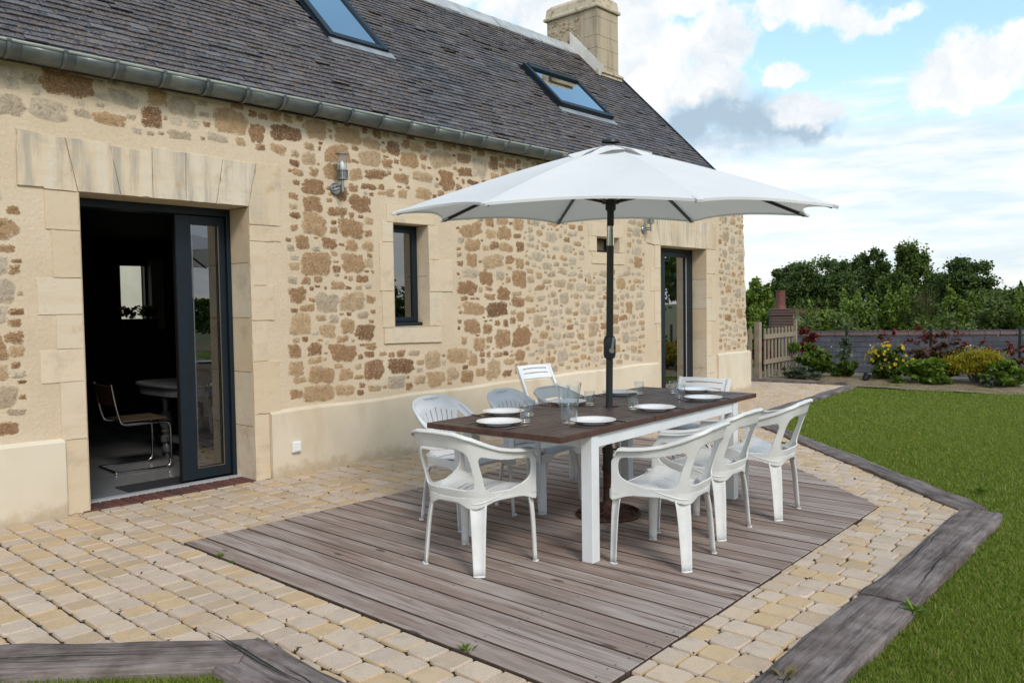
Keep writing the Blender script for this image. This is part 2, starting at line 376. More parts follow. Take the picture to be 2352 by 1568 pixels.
def b_lawn(q):
    p = q.pos(); n = q.noise(p, 0.55, 4, 0.6); f = q.noise(p, 60, 4, 0.7); m = q.noise(p, 7, 4, 0.6)
    c = q.ramp(n, [(0.34, (0.085, 0.135, 0.016)), (0.5, (0.155, 0.205, 0.028)), (0.66, (0.235, 0.26, 0.050))])
    c = q.mix(q.maprange(m, 0.5, 0.72, 0, 0.6), c, (0.15, 0.145, 0.042))
    c = q.mix(q.maprange(f, 0.42, 0.64, 0, 0.5), c, (0.050, 0.085, 0.010))
    return {'Base Color': c, 'Normal': q.bump(q.math('ADD', f, m), 1.0, 0.03)}
M_LAWN = mat('lawn', b_lawn, 0.9, spec=0.1)
def leaf_mat(name, cols, rough=0.5, tr=0.35, nz=0.7):
    m = bpy.data.materials.new(name); m.use_nodes = True; t = m.node_tree; t.nodes.clear(); q = NT(t)
    k = len(cols); c = q.ramp(q.rnd(), [(i/max(1, k-1), tuple(x)) for i, x in enumerate(cols)])
    big = q.noise(q.pos(), nz, 3, 0.6)
    c = q.mix(q.maprange(big, 0.35, 0.65, 0.0, 0.45), c, q.mix(1.0, c, (0.62, 0.70, 0.5), 'MULTIPLY'))
    b = q.n('ShaderNodeBsdfPrincipled', {'Base Color': c, 'Roughness': rough, 'Specular IOR Level': 0.25})
    tl = q.n('ShaderNodeBsdfTranslucent', {'Color': q.mix(1.0, c, (1.15, 1.2, 0.6), 'MULTIPLY')})
    mx = t.nodes.new('ShaderNodeMixShader'); mx.inputs[0].default_value = tr; t.links.new(b, mx.inputs[1]); t.links.new(tl, mx.inputs[2])
    q.n('ShaderNodeOutputMaterial', {'Surface': mx.outputs[0]}); return m
M_GRASS = leaf_mat('grass_blade', [(0.110, 0.175, 0.014), (0.170, 0.232, 0.026), (0.245, 0.275, 0.052), (0.130, 0.200, 0.018), (0.34, 0.29, 0.12)], 0.6, 0.40, 0.55)
M_WHITEPL = plain('grey_white_plastic', (0.64, 0.635, 0.615), 0.36, 0, 0.10, 7, 0.12)
M_WHITEPL2 = plain('bright_white_plastic', (0.66, 0.67, 0.69), 0.32, 0, 0.05, 5, 0.05)
M_WHITEPAINT = plain('white_painted_wood', (0.70, 0.71, 0.72), 0.4, 0, 0.05, 5, 0.12)
def b_top(q):
    p = q.obj(); r = q.rnd()
    g = q.noise(q.scale(p, (3, 70, 70)), 1.0, 4, 0.6); n = q.noise(p, 5, 5, 0.7)
    c = q.ramp(r, [(0, (0.040, 0.024, 0.020)), (0.5, (0.074, 0.046, 0.038)), (1, (0.092, 0.060, 0.051))])
    c = q.mix(q.maprange(g, 0.5, 0.7, 0, 0.5), c, (0.085, 0.056, 0.046))
    w = q.noise(p, 38, 5, 0.75)
    c = q.mix(q.math('MULTIPLY', q.maprange(w, 0.66, 0.74), q.maprange(n, 0.5, 0.62, 0, 0.9)), c, (0.36, 0.30, 0.25))
    return {'Base Color': c, 'Roughness': q.maprange(n, 0.3, 0.7, 0.34, 0.55), 'Normal': q.bump(g, 0.2, 0.003)}
M_TOP = mat('dark_stained_slat', b_top, 0.45, spec=0.5)
M_EDGE = mat('red_brown_stained_edge', lambda q: q.ramp(q.noise(q.obj(), 14, 5, 0.7), [(0.3, (0.045, 0.020, 0.014)), (0.6, (0.085, 0.038, 0.026)), (0.74, (0.11, 0.055, 0.04)), (0.82, (0.36, 0.28, 0.21))]), 0.55)
def b_canopy(q):
    p = q.obj(); n = q.noise(q.scale(p, (2, 2, 2)), 1.2, 4, 0.6); w = q.n('ShaderNodeTexWave', {'Vector': p, 'Scale': 2.5, 'Distortion': 6.0, 'Detail': 3.0}, 1)
    return {'Base Color': q.ramp(n, [(0.3, (0.72, 0.725, 0.73)), (0.7, (0.77, 0.77, 0.775))]), 'Normal': q.bump(q.noise(p, 7, 4, 0.6), 0.12, 0.02)}
def canopy_mat():
    m = bpy.data.materials.new('white_canopy_fabric'); m.use_nodes = True; t = m.node_tree; t.nodes.clear(); q = NT(t)
    r = b_canopy(q); b = q.n('ShaderNodeBsdfPrincipled', {'Base Color': r['Base Color'], 'Normal': r['Normal'], 'Roughness': 0.85, 'Specular IOR Level': 0.1})
    tl = q.n('ShaderNodeBsdfTranslucent', {'Color': (0.75, 0.73, 0.69, 1)}); mx = t.nodes.new('ShaderNodeMixShader'); mx.inputs[0].default_value = 0.22
    t.links.new(b, mx.inputs[1]); t.links.new(tl, mx.inputs[2]); q.n('ShaderNodeOutputMaterial', {'Surface': mx.outputs[0]}); return m
M_CANOPY = canopy_mat()
M_POLE = plain('dark_grey_lacquer', (0.035, 0.038, 0.037), 0.42, 0.2, 0.1, 5)
M_RIB = plain('black_rib', (0.016, 0.016, 0.018), 0.4)
M_RUST = mat('rusted_cast_iron', lambda q: {'Base Color': q.ramp(q.noise(q.obj(), 22, 5, 0.7), [(0.3, (0.018, 0.012, 0.010)), (0.5, (0.055, 0.025, 0.016)), (0.72, (0.115, 0.048, 0.026))]), 'Normal': q.bump(q.noise(q.obj(), 70, 4), 0.4, 0.004)}, 0.75, 0.3)
def b_plate(q):
    p = q.obj(); s = q.n('ShaderNodeVectorMath', {0: p}, 'Value', operation='LENGTH')
    w = q.noise(q.n('ShaderNodeVectorMath', {0: p, 1: (3.3, 1.2, 0)}, operation='ADD'), 46, 3, 0.5, dist=2.2)
    line = q.maprange(q.math('ABSOLUTE', q.math('SUBTRACT', w, 0.5)), 0.018, 0.004)
    blob = q.maprange(q.noise(p, 9, 2), 0.46, 0.56)
    f = q.math('MULTIPLY', q.math('MULTIPLY', line, blob), 0.75)
    col = q.ramp(q.noise(p, 6.0, 2), [(0.45, (0.22, 0.30, 0.38)), (0.6, (0.60, 0.30, 0.24))])
    return q.mix(f, (0.82, 0.82, 0.82), col)
M_PLATE = mat('glazed_white_china', b_plate, 0.16, spec=0.5)
M_WOODH = plain('brown_wood_grey', (0.26, 0.21, 0.155), 0.85, 0, 0.3, 5, 0.4)
def b_picket(q):
    p = q.pos(); r = q.rnd(); c = q.ramp(r, [(0, (0.235, 0.185, 0.125)), (0.5, (0.285, 0.235, 0.165)), (1, (0.205, 0.16, 0.11))])
    return q.mix(q.maprange(q.noise(q.scale(p, (40, 40, 2)), 1.0, 4), 0.45, 0.7, 0, 0.6), c, (0.12, 0.095, 0.065))
M_PICKET = mat('weathered_picket', b_picket, 0.85, spec=0.2)
M_GREENPOST = plain('dark_green_steel', (0.008, 0.022, 0.014), 0.45)
def b_shedslate(q):
    p = q.obj(); r = q.rnd(); n = q.noise(p, 7, 5, 0.7)
    c = q.ramp(r, [(0, (0.022, 0.022, 0.028)), (0.5, (0.033, 0.033, 0.040)), (1, (0.045, 0.044, 0.051))])
    c = q.mix(q.maprange(n, 0.5, 0.7, 0, 0.5), c, (0.026, 0.023, 0.024))
    return q.mix(q.maprange(q.noise(p, 5.5, 2, 0.4), 0.72, 0.75), c, (0.5, 0.5, 0.48))
M_SHED = mat('grey_slate_tile', b_shedslate, 0.7)
M_TERRA = mat('dark_clay_ridge_tile', lambda q: q.ramp(q.noise(q.obj(), 6, 5), [(0.3, (0.036, 0.014, 0.012)), (0.7, (0.062, 0.026, 0.023))]), 0.5)
M_POT = mat('red_clay_pot', lambda q: q.ramp(q.noise(q.obj(), 8, 5), [(0.3, (0.11, 0.030, 0.023)), (0.7, (0.155, 0.055, 0.042))]), 0.7)
def b_oldbrick(q):
    p = q.obj(); br = q.n('ShaderNodeTexBrick', {'Vector': q.n('ShaderNodeMapping', {'Vector': p, 'Rotation': (R(90), 0, 0)}), 'Color1': (0.085, 0.030, 0.020, 1), 'Color2': (0.055, 0.030, 0.024, 1), 'Mortar': (0.11, 0.095, 0.08, 1), 'Scale': 1.0, 'Mortar Size': 0.009, 'Brick Width': 0.22, 'Row Height': 0.07})
    return q.mix(q.maprange(q.noise(p, 9, 5), 0.5, 0.65, 0, 0.7), br, (0.06, 0.056, 0.05))
M_OLDBRICK = mat('old_red_brick', b_oldbrick, 0.9)
M_SOIL = mat('dry_soil', lambda q: {'Base Color': q.ramp(q.noise(q.pos(), 6, 5), [(0.3, (0.13, 0.095, 0.055)), (0.7, (0.26, 0.195, 0.12))]), 'Normal': q.bump(q.noise(q.pos(), 40, 5), 1.0, 0.02)}, 0.95)
M_BARK = mat('bark', lambda q: q.ramp(q.noise(q.scale(q.obj(), (6, 6, 1.2)), 1.5, 5), [(0.3, (0.045, 0.036, 0.026)), (0.7, (0.10, 0.085, 0.065))]), 0.9)
M_FIELD = mat('rough_field', lambda q: q.ramp(q.noise(q.pos(), 0.15, 5), [(0.3, (0.06, 0.085, 0.025)), (0.7, (0.16, 0.14, 0.06))]), 0.95)
M_SOCKET = plain('white_socket', (0.72, 0.72, 0.69), 0.4, 0, 0.03)
M_ANNEX = mat('pale_annex_render', lambda q: q.ramp(q.noise(q.pos(), 2.0, 5), [(0.3, (0.50, 0.48, 0.38)), (0.7, (0.64, 0.62, 0.52))]), 0.9)
M_DARKWOOD = plain('dark_turned_wood', (0.10, 0.105, 0.11), 0.35, 0, 0.2, 8)
M_CANE = plain('woven_cane', (0.05, 0.031, 0.016), 0.7, 0, 0.15, 60)
M_REDBROWN = plain('red_brown_cane', (0.04, 0.012, 0.008), 0.6)
M_MAT = plain('black_doormat', (0.022, 0.020, 0.024), 0.95, 0, 0.2, 120, 0.6)
M_HANDLE = plain('grey_handle', (0.30, 0.31, 0.30), 0.4, 0.1)

# ------------------------------------------------------------------ sky and light
SUN_EL, SUN_AZ = R(40), R(205)     # azimuth measured clockwise from +Y: the sun stands out over the lawn, to the left of the camera
w = bpy.data.worlds.new("World"); SC.world = w; w.use_nodes = True; wt = w.node_tree; wt.nodes.clear(); q = NT(wt)
skyn = wt.nodes.new('ShaderNodeTexSky'); skyn.sky_type = 'NISHITA'; skyn.sun_disc = False
skyn.sun_elevation = SUN_EL; skyn.sun_rotation = SUN_AZ; skyn.air_density = 1.3; skyn.dust_density = 0.8; skyn.ozone_density = 1.2
dirv = q.n('ShaderNodeTexCoord', None, 'Generated')
def dvec(x, y):
    d = ray(x, y); return d/np.linalg.norm(d)
sepd = wt.nodes.new('ShaderNodeSeparateXYZ'); wt.links.new(dirv, sepd.inputs[0]); elev = sepd.outputs[2]
# domain-warped direction for ragged cloud edges
n1 = q.noise(dirv, 5.0, 6, 0.62, out=1); n2 = q.noise(dirv, 22.0, 5, 0.6, out=1)
def vadd(a, b): return q.n('ShaderNodeVectorMath', {0: a, 1: b}, operation='ADD')
def vscale(a, k): return q.n('ShaderNodeVectorMath', {0: a, 'Scale': k}, operation='SCALE')
c05 = (-0.5, -0.5, -0.5)
warp = vadd(vadd(dirv, vscale(vadd(n1, c05), 0.11)), vscale(vadd(n2, c05), 0.045))
def blobs(lst, vec):
    acc = None
    for x, y, rx, ry in lst:
        d = dvec(x, y); rr = rx/FPX
        # anisotropic distance: squash the vertical component
        df = q.n('ShaderNodeVectorMath', {0: vec, 1: tuple(float(t) for t in d)}, operation='SUBTRACT')
        df = q.n('ShaderNodeVectorMath', {0: df, 1: (1, 1, rx/ry)}, operation='MULTIPLY')
        ln = q.n('ShaderNodeVectorMath', {0: df}, 'Value', operation='LENGTH')
        v = q.math('SUBTRACT', 1.0, q.math('DIVIDE', ln, rr))
        acc = v if acc is None else q.math('MAXIMUM', acc, v)
    return acc
CUM = [(1520, 150, 150, 120), (1640, 100, 120, 105), (1450, 60, 130, 80), (1480, 240, 130, 80), (1600, 210, 140, 90), (1700, 90, 70, 70), (1300, 20, 260, 90), (1100, -60, 300, 100), (1400, 330, 140, 60), (1560, 15, 150, 50),
       (1800, 160, 85, 34), (1850, 245, 95, 48), (1900, 15, 190, 52), (1790, 60, 60, 26), (2020, 15, 110, 42), (2230, 130, 120, 62), (2300, 150, 130, 66), (2350, 100, 130, 50), (2180, 190, 90, 36), (2220, 200, 60, 34)]
GREY = [(1660, 285, 260, 105), (1560, 325, 190, 80), (1770, 275, 150, 65), (1850, 290, 90, 38)]
dn = q.math('SUBTRACT', q.noise(dirv, 30, 5, 0.65), 0.5)
dn2 = q.math('SUBTRACT', q.noise(dirv, 9, 7, 0.62), 0.5)
cum = q.math('ADD', q.math('ADD', blobs(CUM, warp), q.math('MULTIPLY', dn, 0.55)), q.math('MULTIPLY', dn2, 1.0))
cumm = q.maprange(cum, 0.02, 0.48, 0.0, 1.0, True)
grey = q.math('ADD', q.math('ADD', blobs(GREY, warp), q.math('MULTIPLY', dn, 0.3)), q.math('MULTIPLY', dn2, 0.6))
greym = q.maprange(grey, 0.0, 0.75, 0.0, 1.0, True)
# low streaky stratus that fills the sky above the trees
st = q.noise(q.scale(dirv, (1.6, 1.6, 13)), 2.2, 6, 0.62); st2 = q.noise(q.scale(dirv, (4, 4, 26)), 2.0, 5, 0.6)
lowm = q.math('ADD', q.maprange(elev, 0.285, 0.17, 0.0, 0.78), q.math('MULTIPLY', q.math('SUBTRACT', q.math('ADD', q.math('MULTIPLY', st, 0.6), q.math('MULTIPLY', st2, 0.4)), 0.5), 2.2))
lowm = q.maprange(lowm, 0.12, 0.85, 0.0, 1.0, True)
# broken cloud over the rest of the sky
wide = q.maprange(q.noise(q.scale(dirv, (1, 1, 1.8)), 2.6, 7, 0.6), 0.43, 0.58, 0.0, 1.0, True)
behind = q.maprange(q.n('ShaderNodeVectorMath', {0: dirv, 1: (float(_fw[0]), float(_fw[1]), 0.0)}, 'Value', operation='DOT_PRODUCT'), 0.62, 0.45)
wide = q.math('MULTIPLY', wide, behind)
veil = q.maprange(q.noise(q.scale(dirv, (2, 2, 6)), 1.5, 4), 0.3, 0.75, 0.08, 0.34)
mask = q.math('MAXIMUM', q.math('MAXIMUM', q.math('MAXIMUM', veil, cumm), q.math('MULTIPLY', greym, 0.95)), q.math('MAXIMUM', q.math('MULTIPLY', lowm, 0.88), wide))
lit = q.noise(warp, 13, 6, 0.62)
solid = q.math('MAXIMUM', cumm, wide)
ccol = q.mix(q.maprange(lit, 0.34, 0.58), (0.72, 0.80, 0.87), (0.97, 0.97, 0.97))
ccol = q.mix(q.math('MULTIPLY', q.math('SUBTRACT', 1.0, solid), q.maprange(elev, 0.10, 0.24)), ccol, (0.50, 0.98, 1.18))
lowc = q.mix(q.maprange(st2, 0.40, 0.62), (0.68, 0.80, 0.90), (0.96, 0.97, 0.98))
ccol = q.mix(q.math('MULTIPLY', lowm, q.math('SUBTRACT', 1.0, cumm)), ccol, lowc)
ccol = q.mix(q.math('MULTIPLY', greym, q.maprange(cum, 0.62, 0.22)), ccol, (0.42, 0.54, 0.65))
SKY_STR, CLOUD_STR = 0.15, 0.72
bg1 = q.n('ShaderNodeBackground', {'Color': skyn.outputs[0], 'Strength': SKY_STR}); bg2 = q.n('ShaderNodeBackground', {'Color': ccol, 'Strength': CLOUD_STR})
mxs = wt.nodes.new('ShaderNodeMixShader'); wt.links.new(mask, mxs.inputs[0]); wt.links.new(bg1, mxs.inputs[1]); wt.links.new(bg2, mxs.inputs[2])
q.n('ShaderNodeOutputWorld', {'Surface': mxs.outputs[0]})
sl = bpy.data.lights.new('sun', 'SUN'); sl.energy = 1.5; sl.angle = R(16); sl.color = (1.0, 0.945, 0.87)
so = bpy.data.objects.new('sun', sl); COL.objects.link(so)
sd = Vector((math.sin(SUN_AZ)*math.cos(SUN_EL), math.cos(SUN_AZ)*math.cos(SUN_EL), math.sin(SUN_EL)))
so.rotation_euler = sd.to_track_quat('Z', 'Y').to_euler(); so.location = (-6, -12, 20)
vs = SC.view_settings; vs.view_transform = 'Standard'; vs.look = 'None'; vs.exposure = 0.58; vs.gamma = 1.0
# ------------------------------------------------------------------ the house
house = thing('stone_house', 'long rubble stone house with slate roof and dark aluminium doors', 'house', (0, 0, 0))
XW0 = -0.6
def xend(z): return 12.44-0.062*z
ZT = 3.10
OPEN = [(2.245, 3.545, 0.0, 2.262), (5.066, 5.512, 1.230, 2.232), (8.326, 8.813, 2.080, 2.272), (9.800, 11.065, 0.0, 2.222)]
TH = 0.45
wm = MB()
xs = sorted({XW0, 12.0}|{o[0] for o in OPEN}|{o[1] for o in OPEN}); zs = sorted({0.0-0.1, 0.0, ZT}|{o[2] for o in OPEN}|{o[3] for o in OPEN})
for i in range(len(xs)-1):
    for j in range(len(zs)-1):
        xm, zm = (xs[i]+xs[i+1])/2, (zs[j]+zs[j+1])/2
        if any(o[0] < xm < o[1] and o[2] < zm < o[3] for o in OPEN): continue
        wm.add([(xs[i], 0, zs[j]), (xs[i+1], 0, zs[j]), (xs[i+1], 0, zs[j+1]), (xs[i], 0, zs[j+1])], [(0, 1, 2, 3)])
# the right-hand end leans a little and has an uneven arris
zz = np.linspace(-0.1, ZT, 60); ex = [xend(z)+0.014*math.sin(z*9.0)+0.010*math.sin(z*23+1)+random.uniform(-.008, .008) for z in zz]
for k in range(len(zz)-1):
    wm.add([(12.0, 0, zz[k]), (ex[k], 0, zz[k]), (ex[k+1], 0, zz[k+1]), (12.0, 0, zz[k+1])], [(0, 1, 2, 3)])
    wm.add([(ex[k], 0, zz[k]), (ex[k]+.02, 5.3, zz[k]), (ex[k+1]+.02, 5.3, zz[k+1]), (ex[k+1], 0, zz[k+1])], [(0, 1, 2, 3)])
# gable triangle, left gable and back wall (with the small back window left open)
wm.add([(12.25, 0, ZT), (12.25, 5.3, ZT), (12.25, 2.65, 5.75)], [(0, 1, 2)])
wm.add([(XW0, 0, -.1), (XW0, 5.3, -.1), (XW0, 5.3, ZT), (XW0, 2.65, 5.75), (XW0, 0, ZT)], [(0, 1, 2, 3, 4)])
BW = (4.57, 4.955, 1.22, 2.063)
for x0, x1, z0, z1 in ((XW0, BW[0], -.1, ZT), (BW[1], 12.3, -.1, ZT), (BW[0], BW[1], -.1, BW[2]), (BW[0], BW[1], BW[3], ZT)):
    wm.add([(x0, 5.3, z0), (x1, 5.3, z0), (x1, 5.3, z1), (x0, 5.3, z1)], [(0, 1, 2, 3)])
# rubble stones, bedded in rows, sunk in the mortar at their rims
AVOID = [(1.80, 3.90, 2.20, 2.70), (1.90, 2.25, 0.0, 2.3), (3.53, 3.86, 0.0, 2.7), (4.87, 5.87, 1.04, 2.44), (8.12, 8.95, 1.90, 2.48), (9.44, 9.82, 0, 2.6), (11.05, 11.42, 0, 2.7), (9.4, 11.42, 2.2, 2.70)]
LAMPS = []
sm = MB()
def stone(cx, cz, w_, h_, tone, proud):
    n = 22; pw = random.uniform(3.2, 8.0); w_ *= 1.10; h_ *= 1.10; tilt = random.gauss(0, 0.075); am = [random.uniform(-.085, .085) for _ in range(5)]; ph = random.uniform(0, 6.28)
    cut = [random.uniform(.0, .34)*(random.random() < .7) for _ in range(4)]; vo, vm, vi = [], [], []
    for k in range(n):
        a = 2*math.pi*(k+.5)/n; c, s_ = math.cos(a), math.sin(a); rr = (abs(c)**pw+abs(s_)**pw)**(-1/pw); px, pz = c*rr, s_*rr
        qd = int(a/(math.pi/2)) % 4; dsum = abs(px)+abs(pz); lim = 2-cut[qd]*1.6
        if dsum > lim: px, pz = px*lim/dsum, pz*lim/dsum
        f = 1+am[0]*math.sin(2*a+ph)+am[1]*math.sin(3*a+2*ph)+am[2]*math.sin(5*a+3*ph)+am[3]*math.sin(7*a)+random.uniform(-.055, .055)
        px, pz = px*f*w_/2, pz*f*h_/2; px, pz = px*math.cos(tilt)-pz*math.sin(tilt), px*math.sin(tilt)+pz*math.cos(tilt)
        e = min(.024, .26*min(w_, h_)); l = max(1e-4, math.hypot(px, pz)); o_, i_ = 1+e*.7/l, 1-e*.85/l
        vo.append((cx+px*o_, .003, cz+pz*o_)); vm.append((cx+px*i_, -proud*random.uniform(.5, 1.1), cz+pz*i_)); vi.append((cx+px*i_*.5, -proud*random.uniform(.5, 1.6), cz+pz*i_*.5))
    vs_ = vo+vm+vi+[(cx, -proud, cz)]
    fs = [(k, (k+1) % n, n+(k+1) % n, n+k) for k in range(n)]+[(n+k, n+(k+1) % n, 2*n+(k+1) % n, 2*n+k) for k in range(n)]+[(2*n+k, 2*n+(k+1) % n, 3*n) for k in range(n)]
    sm.add(vs_, fs, 0, rim=[0.0]*n+[0.75]*n+[1.0]*n+[1.0], tone=min(1, max(0, tone)))
def pick_tone(x, z):
    u = random.random()
    if z > 2.9: u = u*.8+.2*(u > .5)
    if x > 6.95:
        return random.gauss(.86, .10) if u < .62 else random.gauss(.62, .08) if u < .9 else random.gauss(.36, .1)
    pale = max(sstep(3.7, 3.0, x)*sstep(2.3, 2.7, z)*.72, sstep(2.0, 1.6, x)*.35, .10)
    if u < pale: return random.gauss(.86, .1)
    return random.gauss(.27, .13) if u < pale+(1-pale)*.60 else random.gauss(.54, .1)
AVOID += OPEN
RES = .01; OX, OZ = -.7, .5; OCC = np.zeros((1330, 270), bool)
for a, b, c, d in AVOID:
    OCC[max(0, int((a-.015-OX)/RES)):max(0, int((b+.015-OX)/RES)+1), max(0, int((c-.015-OZ)/RES)):max(0, int((d+.015-OZ)/RES)+1)] = True
def darts(n, xa, xb, wr, hr, gap, course, dens):
    """throw stones at the wall, keep those that clear their neighbours"""
    for _ in range(n):
        w_, h = random.uniform(*wr), random.uniform(*hr); x = random.uniform(xa, xb)
        lo = plz(x)+.035; z = random.uniform(lo+h/2, 3.09-h/2)
        if course: z = lo+(round((z-lo)/course-.5)+.5)*course+random.gauss(0, .022)+.03*math.sin(x*1.3)
        if z-h/2 < lo or z+h/2 > 3.10 or x+w_/2 > xend(z)-.005: continue
        if random.random() > dens(x, z): continue
        i0, i1 = int((x-w_/2-gap-OX)/RES), int((x+w_/2+gap-OX)/RES)+1; j0, j1 = int((z-h/2-gap-OZ)/RES), int((z+h/2+gap-OZ)/RES)+1
        if i0 < 0 or OCC[i0:i1, max(0, j0):j1].any(): continue
        OCC[int((x-w_/2-OX)/RES):int((x+w_/2-OX)/RES)+1, max(0, int((z-h/2-OZ)/RES)):int((z+h/2-OZ)/RES)+1] = True
        stone(x, z, w_, h, pick_tone(x, z), random.uniform(.003, .008))
def plz(x): return .541+(x-1.7)*.0095
def dl(x, z): return .8 if z > 2.62 and x < 3.6 else .8 if x < 1.9 else 1.0
one = lambda x, z: 1.0
darts(1300, -.5, 6.9, (.19, .32), (.12, .20), .017, .165, lambda x, z: .6*dl(x, z))
darts(9000, -.5, 6.9, (.12, .24), (.08, .15), .011, .15, dl)
darts(16000, -.5, 6.9, (.08, .17), (.05, .085), .009, 0, dl)
darts(14000, -.5, 6.9, (.06, .12), (.04, .07), .008, 0, one)
darts(12000, -.5, 6.9, (.045, .11), (.03, .06), .008, 0, lambda x, z: .8)
darts(14000, -.5, 6.9, (.03, .07), (.02, .04), .006, 0, lambda x, z: .7)
darts(400, 7.0, 12.4, (.14, .22), (.09, .16), .014, .14, lambda x, z: .6)
darts(7000, 6.95, 12.4, (.09, .18), (.05, .085), .010, .095, one)
darts(9000, 6.95, 12.4, (.05, .10), (.04, .065), .009, .095, one)
darts(12000, 6.95, 12.4, (.03, .07), (.025, .05), .008, 0, one)
wall_o = wm.build('wall', [M_MORTAR], house)
sm.build('rubble_facing', [M_STONE], wall_o, smooth=60, fixn=False)

# dressed limestone round the openings: each block its own island, a few mm proud of the mortar
def blocks(name, polys, parent=house, deep=0.0):
    m = MB()
    for pts, tone, proud in polys:
        out = []
        for k in range(len(pts)):
            (xa, za), (xb, zb) = pts[k], pts[(k+1) % len(pts)]; L = math.hypot(xb-xa, zb-za); n = max(1, int(L/.045))
            for i in range(n):
                t_ = i/n; j = .0020 if i else .003; ch = -.008*(random.random() < .04)      # small chips knock the arrises back
                nx, nz = -(zb-za)/max(L, 1e-6), (xb-xa)/max(L, 1e-6); dj = random.uniform(-j, j*.4)+ch
                out.append((xa+(xb-xa)*t_-nx*dj, za+(zb-za)*t_-nz*dj) if i else (xa+random.uniform(-j, j), za+random.uniform(-j, j)))
        m.prism(out, 'y', -proud, 0.03, tone=tone)
    return m.build(name, [M_LIME], parent, bevel=0.0025)
def rect(x0, x1, z0, z1, tone=0.0, proud=None): return ([(x0, z0), (x1, z0), (x1, z1), (x0, z1)], tone, proud or random.uniform(.006, .011))
P = []
vx = [(2.165, 2.238), (2.465, 2.530), (2.768, 2.765), (3.025, 3.022), (3.335, 3.270), (3.628, 3.548)]
P.append(([(1.857, 2.272), (2.018, 2.272), (2.0185, 2.262), (2.232, 2.262), (2.158, 2.622), (1.860, 2.648)], 1.0, .016))
tops = [2.626, 2.606, 2.636, 2.628, 2.618]
for k in range(5):
    a, b = vx[k], vx[k+1]; g = .0016
    P.append(([(a[1]+g, 2.264), (b[1]-g, 2.264), (b[0]-g, tops[k]), (a[0]+g, tops[k]+.006)], 1.0, random.uniform(.012, .016)))
P.append(([(3.551, 2.12), (3.84, 2.12), (3.855, 2.622), (3.632, 2.63), (3.551, 2.268)], .35, .013))
for a, z0, z1 in ((2.02, 1.99, 2.258), (2.058, 1.66, 1.986), (1.955, 1.405, 1.656), (2.068, 1.165, 1.401), (1.957, .935, 1.161), (2.075, .53, .931), (2.088, .0, .526)):
    P.append(rect(a, 2.240, z0, z1))
for b, z0, z1 in ((3.845, 1.985, 2.116), (3.70, 1.62, 1.981), (3.76, 1.33, 1.616), (3.69, .99, 1.326), (3.80, .55, .986), (3.688, .0, .546)):
    P.append(rect(3.551, b, z0, z1))
blocks('door_surround', P)
P = [rect(4.993, 5.605, 2.236, 2.405), rect(4.934, 5.062, 2.045, 2.230), rect(4.898, 5.062, 1.58, 2.040), rect(4.917, 5.062, 1.232, 1.576), ([(4.931, 1.08), (5.665, 1.065), (5.665, 1.226), (4.931, 1.226)], 0.0, .02),
     rect(5.516, 5.655, 1.895, 2.230), rect(5.516, 5.838, 1.575, 1.890), rect(5.516, 5.69, 1.232, 1.570)]
blocks('window_surround', P)
P = [rect(8.147, 8.905, 2.276, 2.44), rect(8.165, 8.322, 2.085, 2.272), rect(8.817, 8.915, 2.085, 2.272), rect(8.222, 8.927, 1.932, 2.076)]
blocks('vent_surround', P)
P = [([(9.470, 2.245), (9.655, 2.226), (9.795, 2.226), (9.70, 2.57), (9.648, 2.575)], 1.0, .014)]
for (a0, a1), (b0, b1) in zip([(9.80, 9.706), (10.10, 10.05), (10.42, 10.42), (10.75, 10.80)], [(10.095, 10.045), (10.415, 10.415), (10.745, 10.795), (11.06, 11.16)]):
    P.append(([(a0, 2.226), (b0, 2.226), (b1, 2.61), (a1, 2.61)], .8, random.uniform(.012, .016)))
P.append(([(11.066, 2.226), (11.345, 2.226), (11.36, 2.62), (11.166, 2.62)], .6, .013))
for a, z0, z1 in ((9.66, 1.91, 2.222), (9.555, 1.60, 1.906), (9.645, 1.15, 1.596), (9.70, .90, 1.146), (9.72, .0, .896)): P.append(rect(a, 9.795, z0, z1))
for b, z0, z1 in ((11.345, 1.86, 2.222), (11.25, 1.5, 1.856), (11.355, 1.15, 1.496), (11.22, .62, 1.146), (11.335, .36, .616), (11.39, .0, .356)): P.append(rect(11.070, b, z0, z1))
blocks('garden_door_surround', P)
# reveals (stone cheeks and soffits), with a threshold
def reveal(o, dep, sill=True, cham=0.0):
    rv = MB()
    x0, x1, z0, z1 = o
    rv.add([(x0, -.01, z0), (x0, dep, z0), (x0, dep, z1), (x0, -.01, z1)], [(0, 1, 2, 3)]); rv.add([(x0, -.01, z1), (x1, -.01, z1), (x1, dep, z1), (x0, dep, z1)], [(0, 1, 2, 3)])
    nz = max(1, int((z1-z0)/.42))
    for k in range(nz):       # the jamb is a stack of blocks
        a, b = z0+(z1-z0)*k/nz, z0+(z1-z0)*(k+1)/nz-.004
        d = cham*.5
        rv.add([(x1, -.01, a), (x1, dep, a), (x1, dep, b), (x1, -.01, b)], [(0, 1, 2, 3)])
    if sill: rv.add([(x0, -.012, z0), (x1, -.012, z0), (x1, dep, z0+.01), (x0, dep, z0+.01)], [(0, 1, 2, 3)])
    rv.build('opening_reveal', [M_LIME], house, fixn=False)
for o, d, s_ in zip(OPEN, (.30, .185, .185, .24), (False, True, True, False)): reveal(o, d, s_)
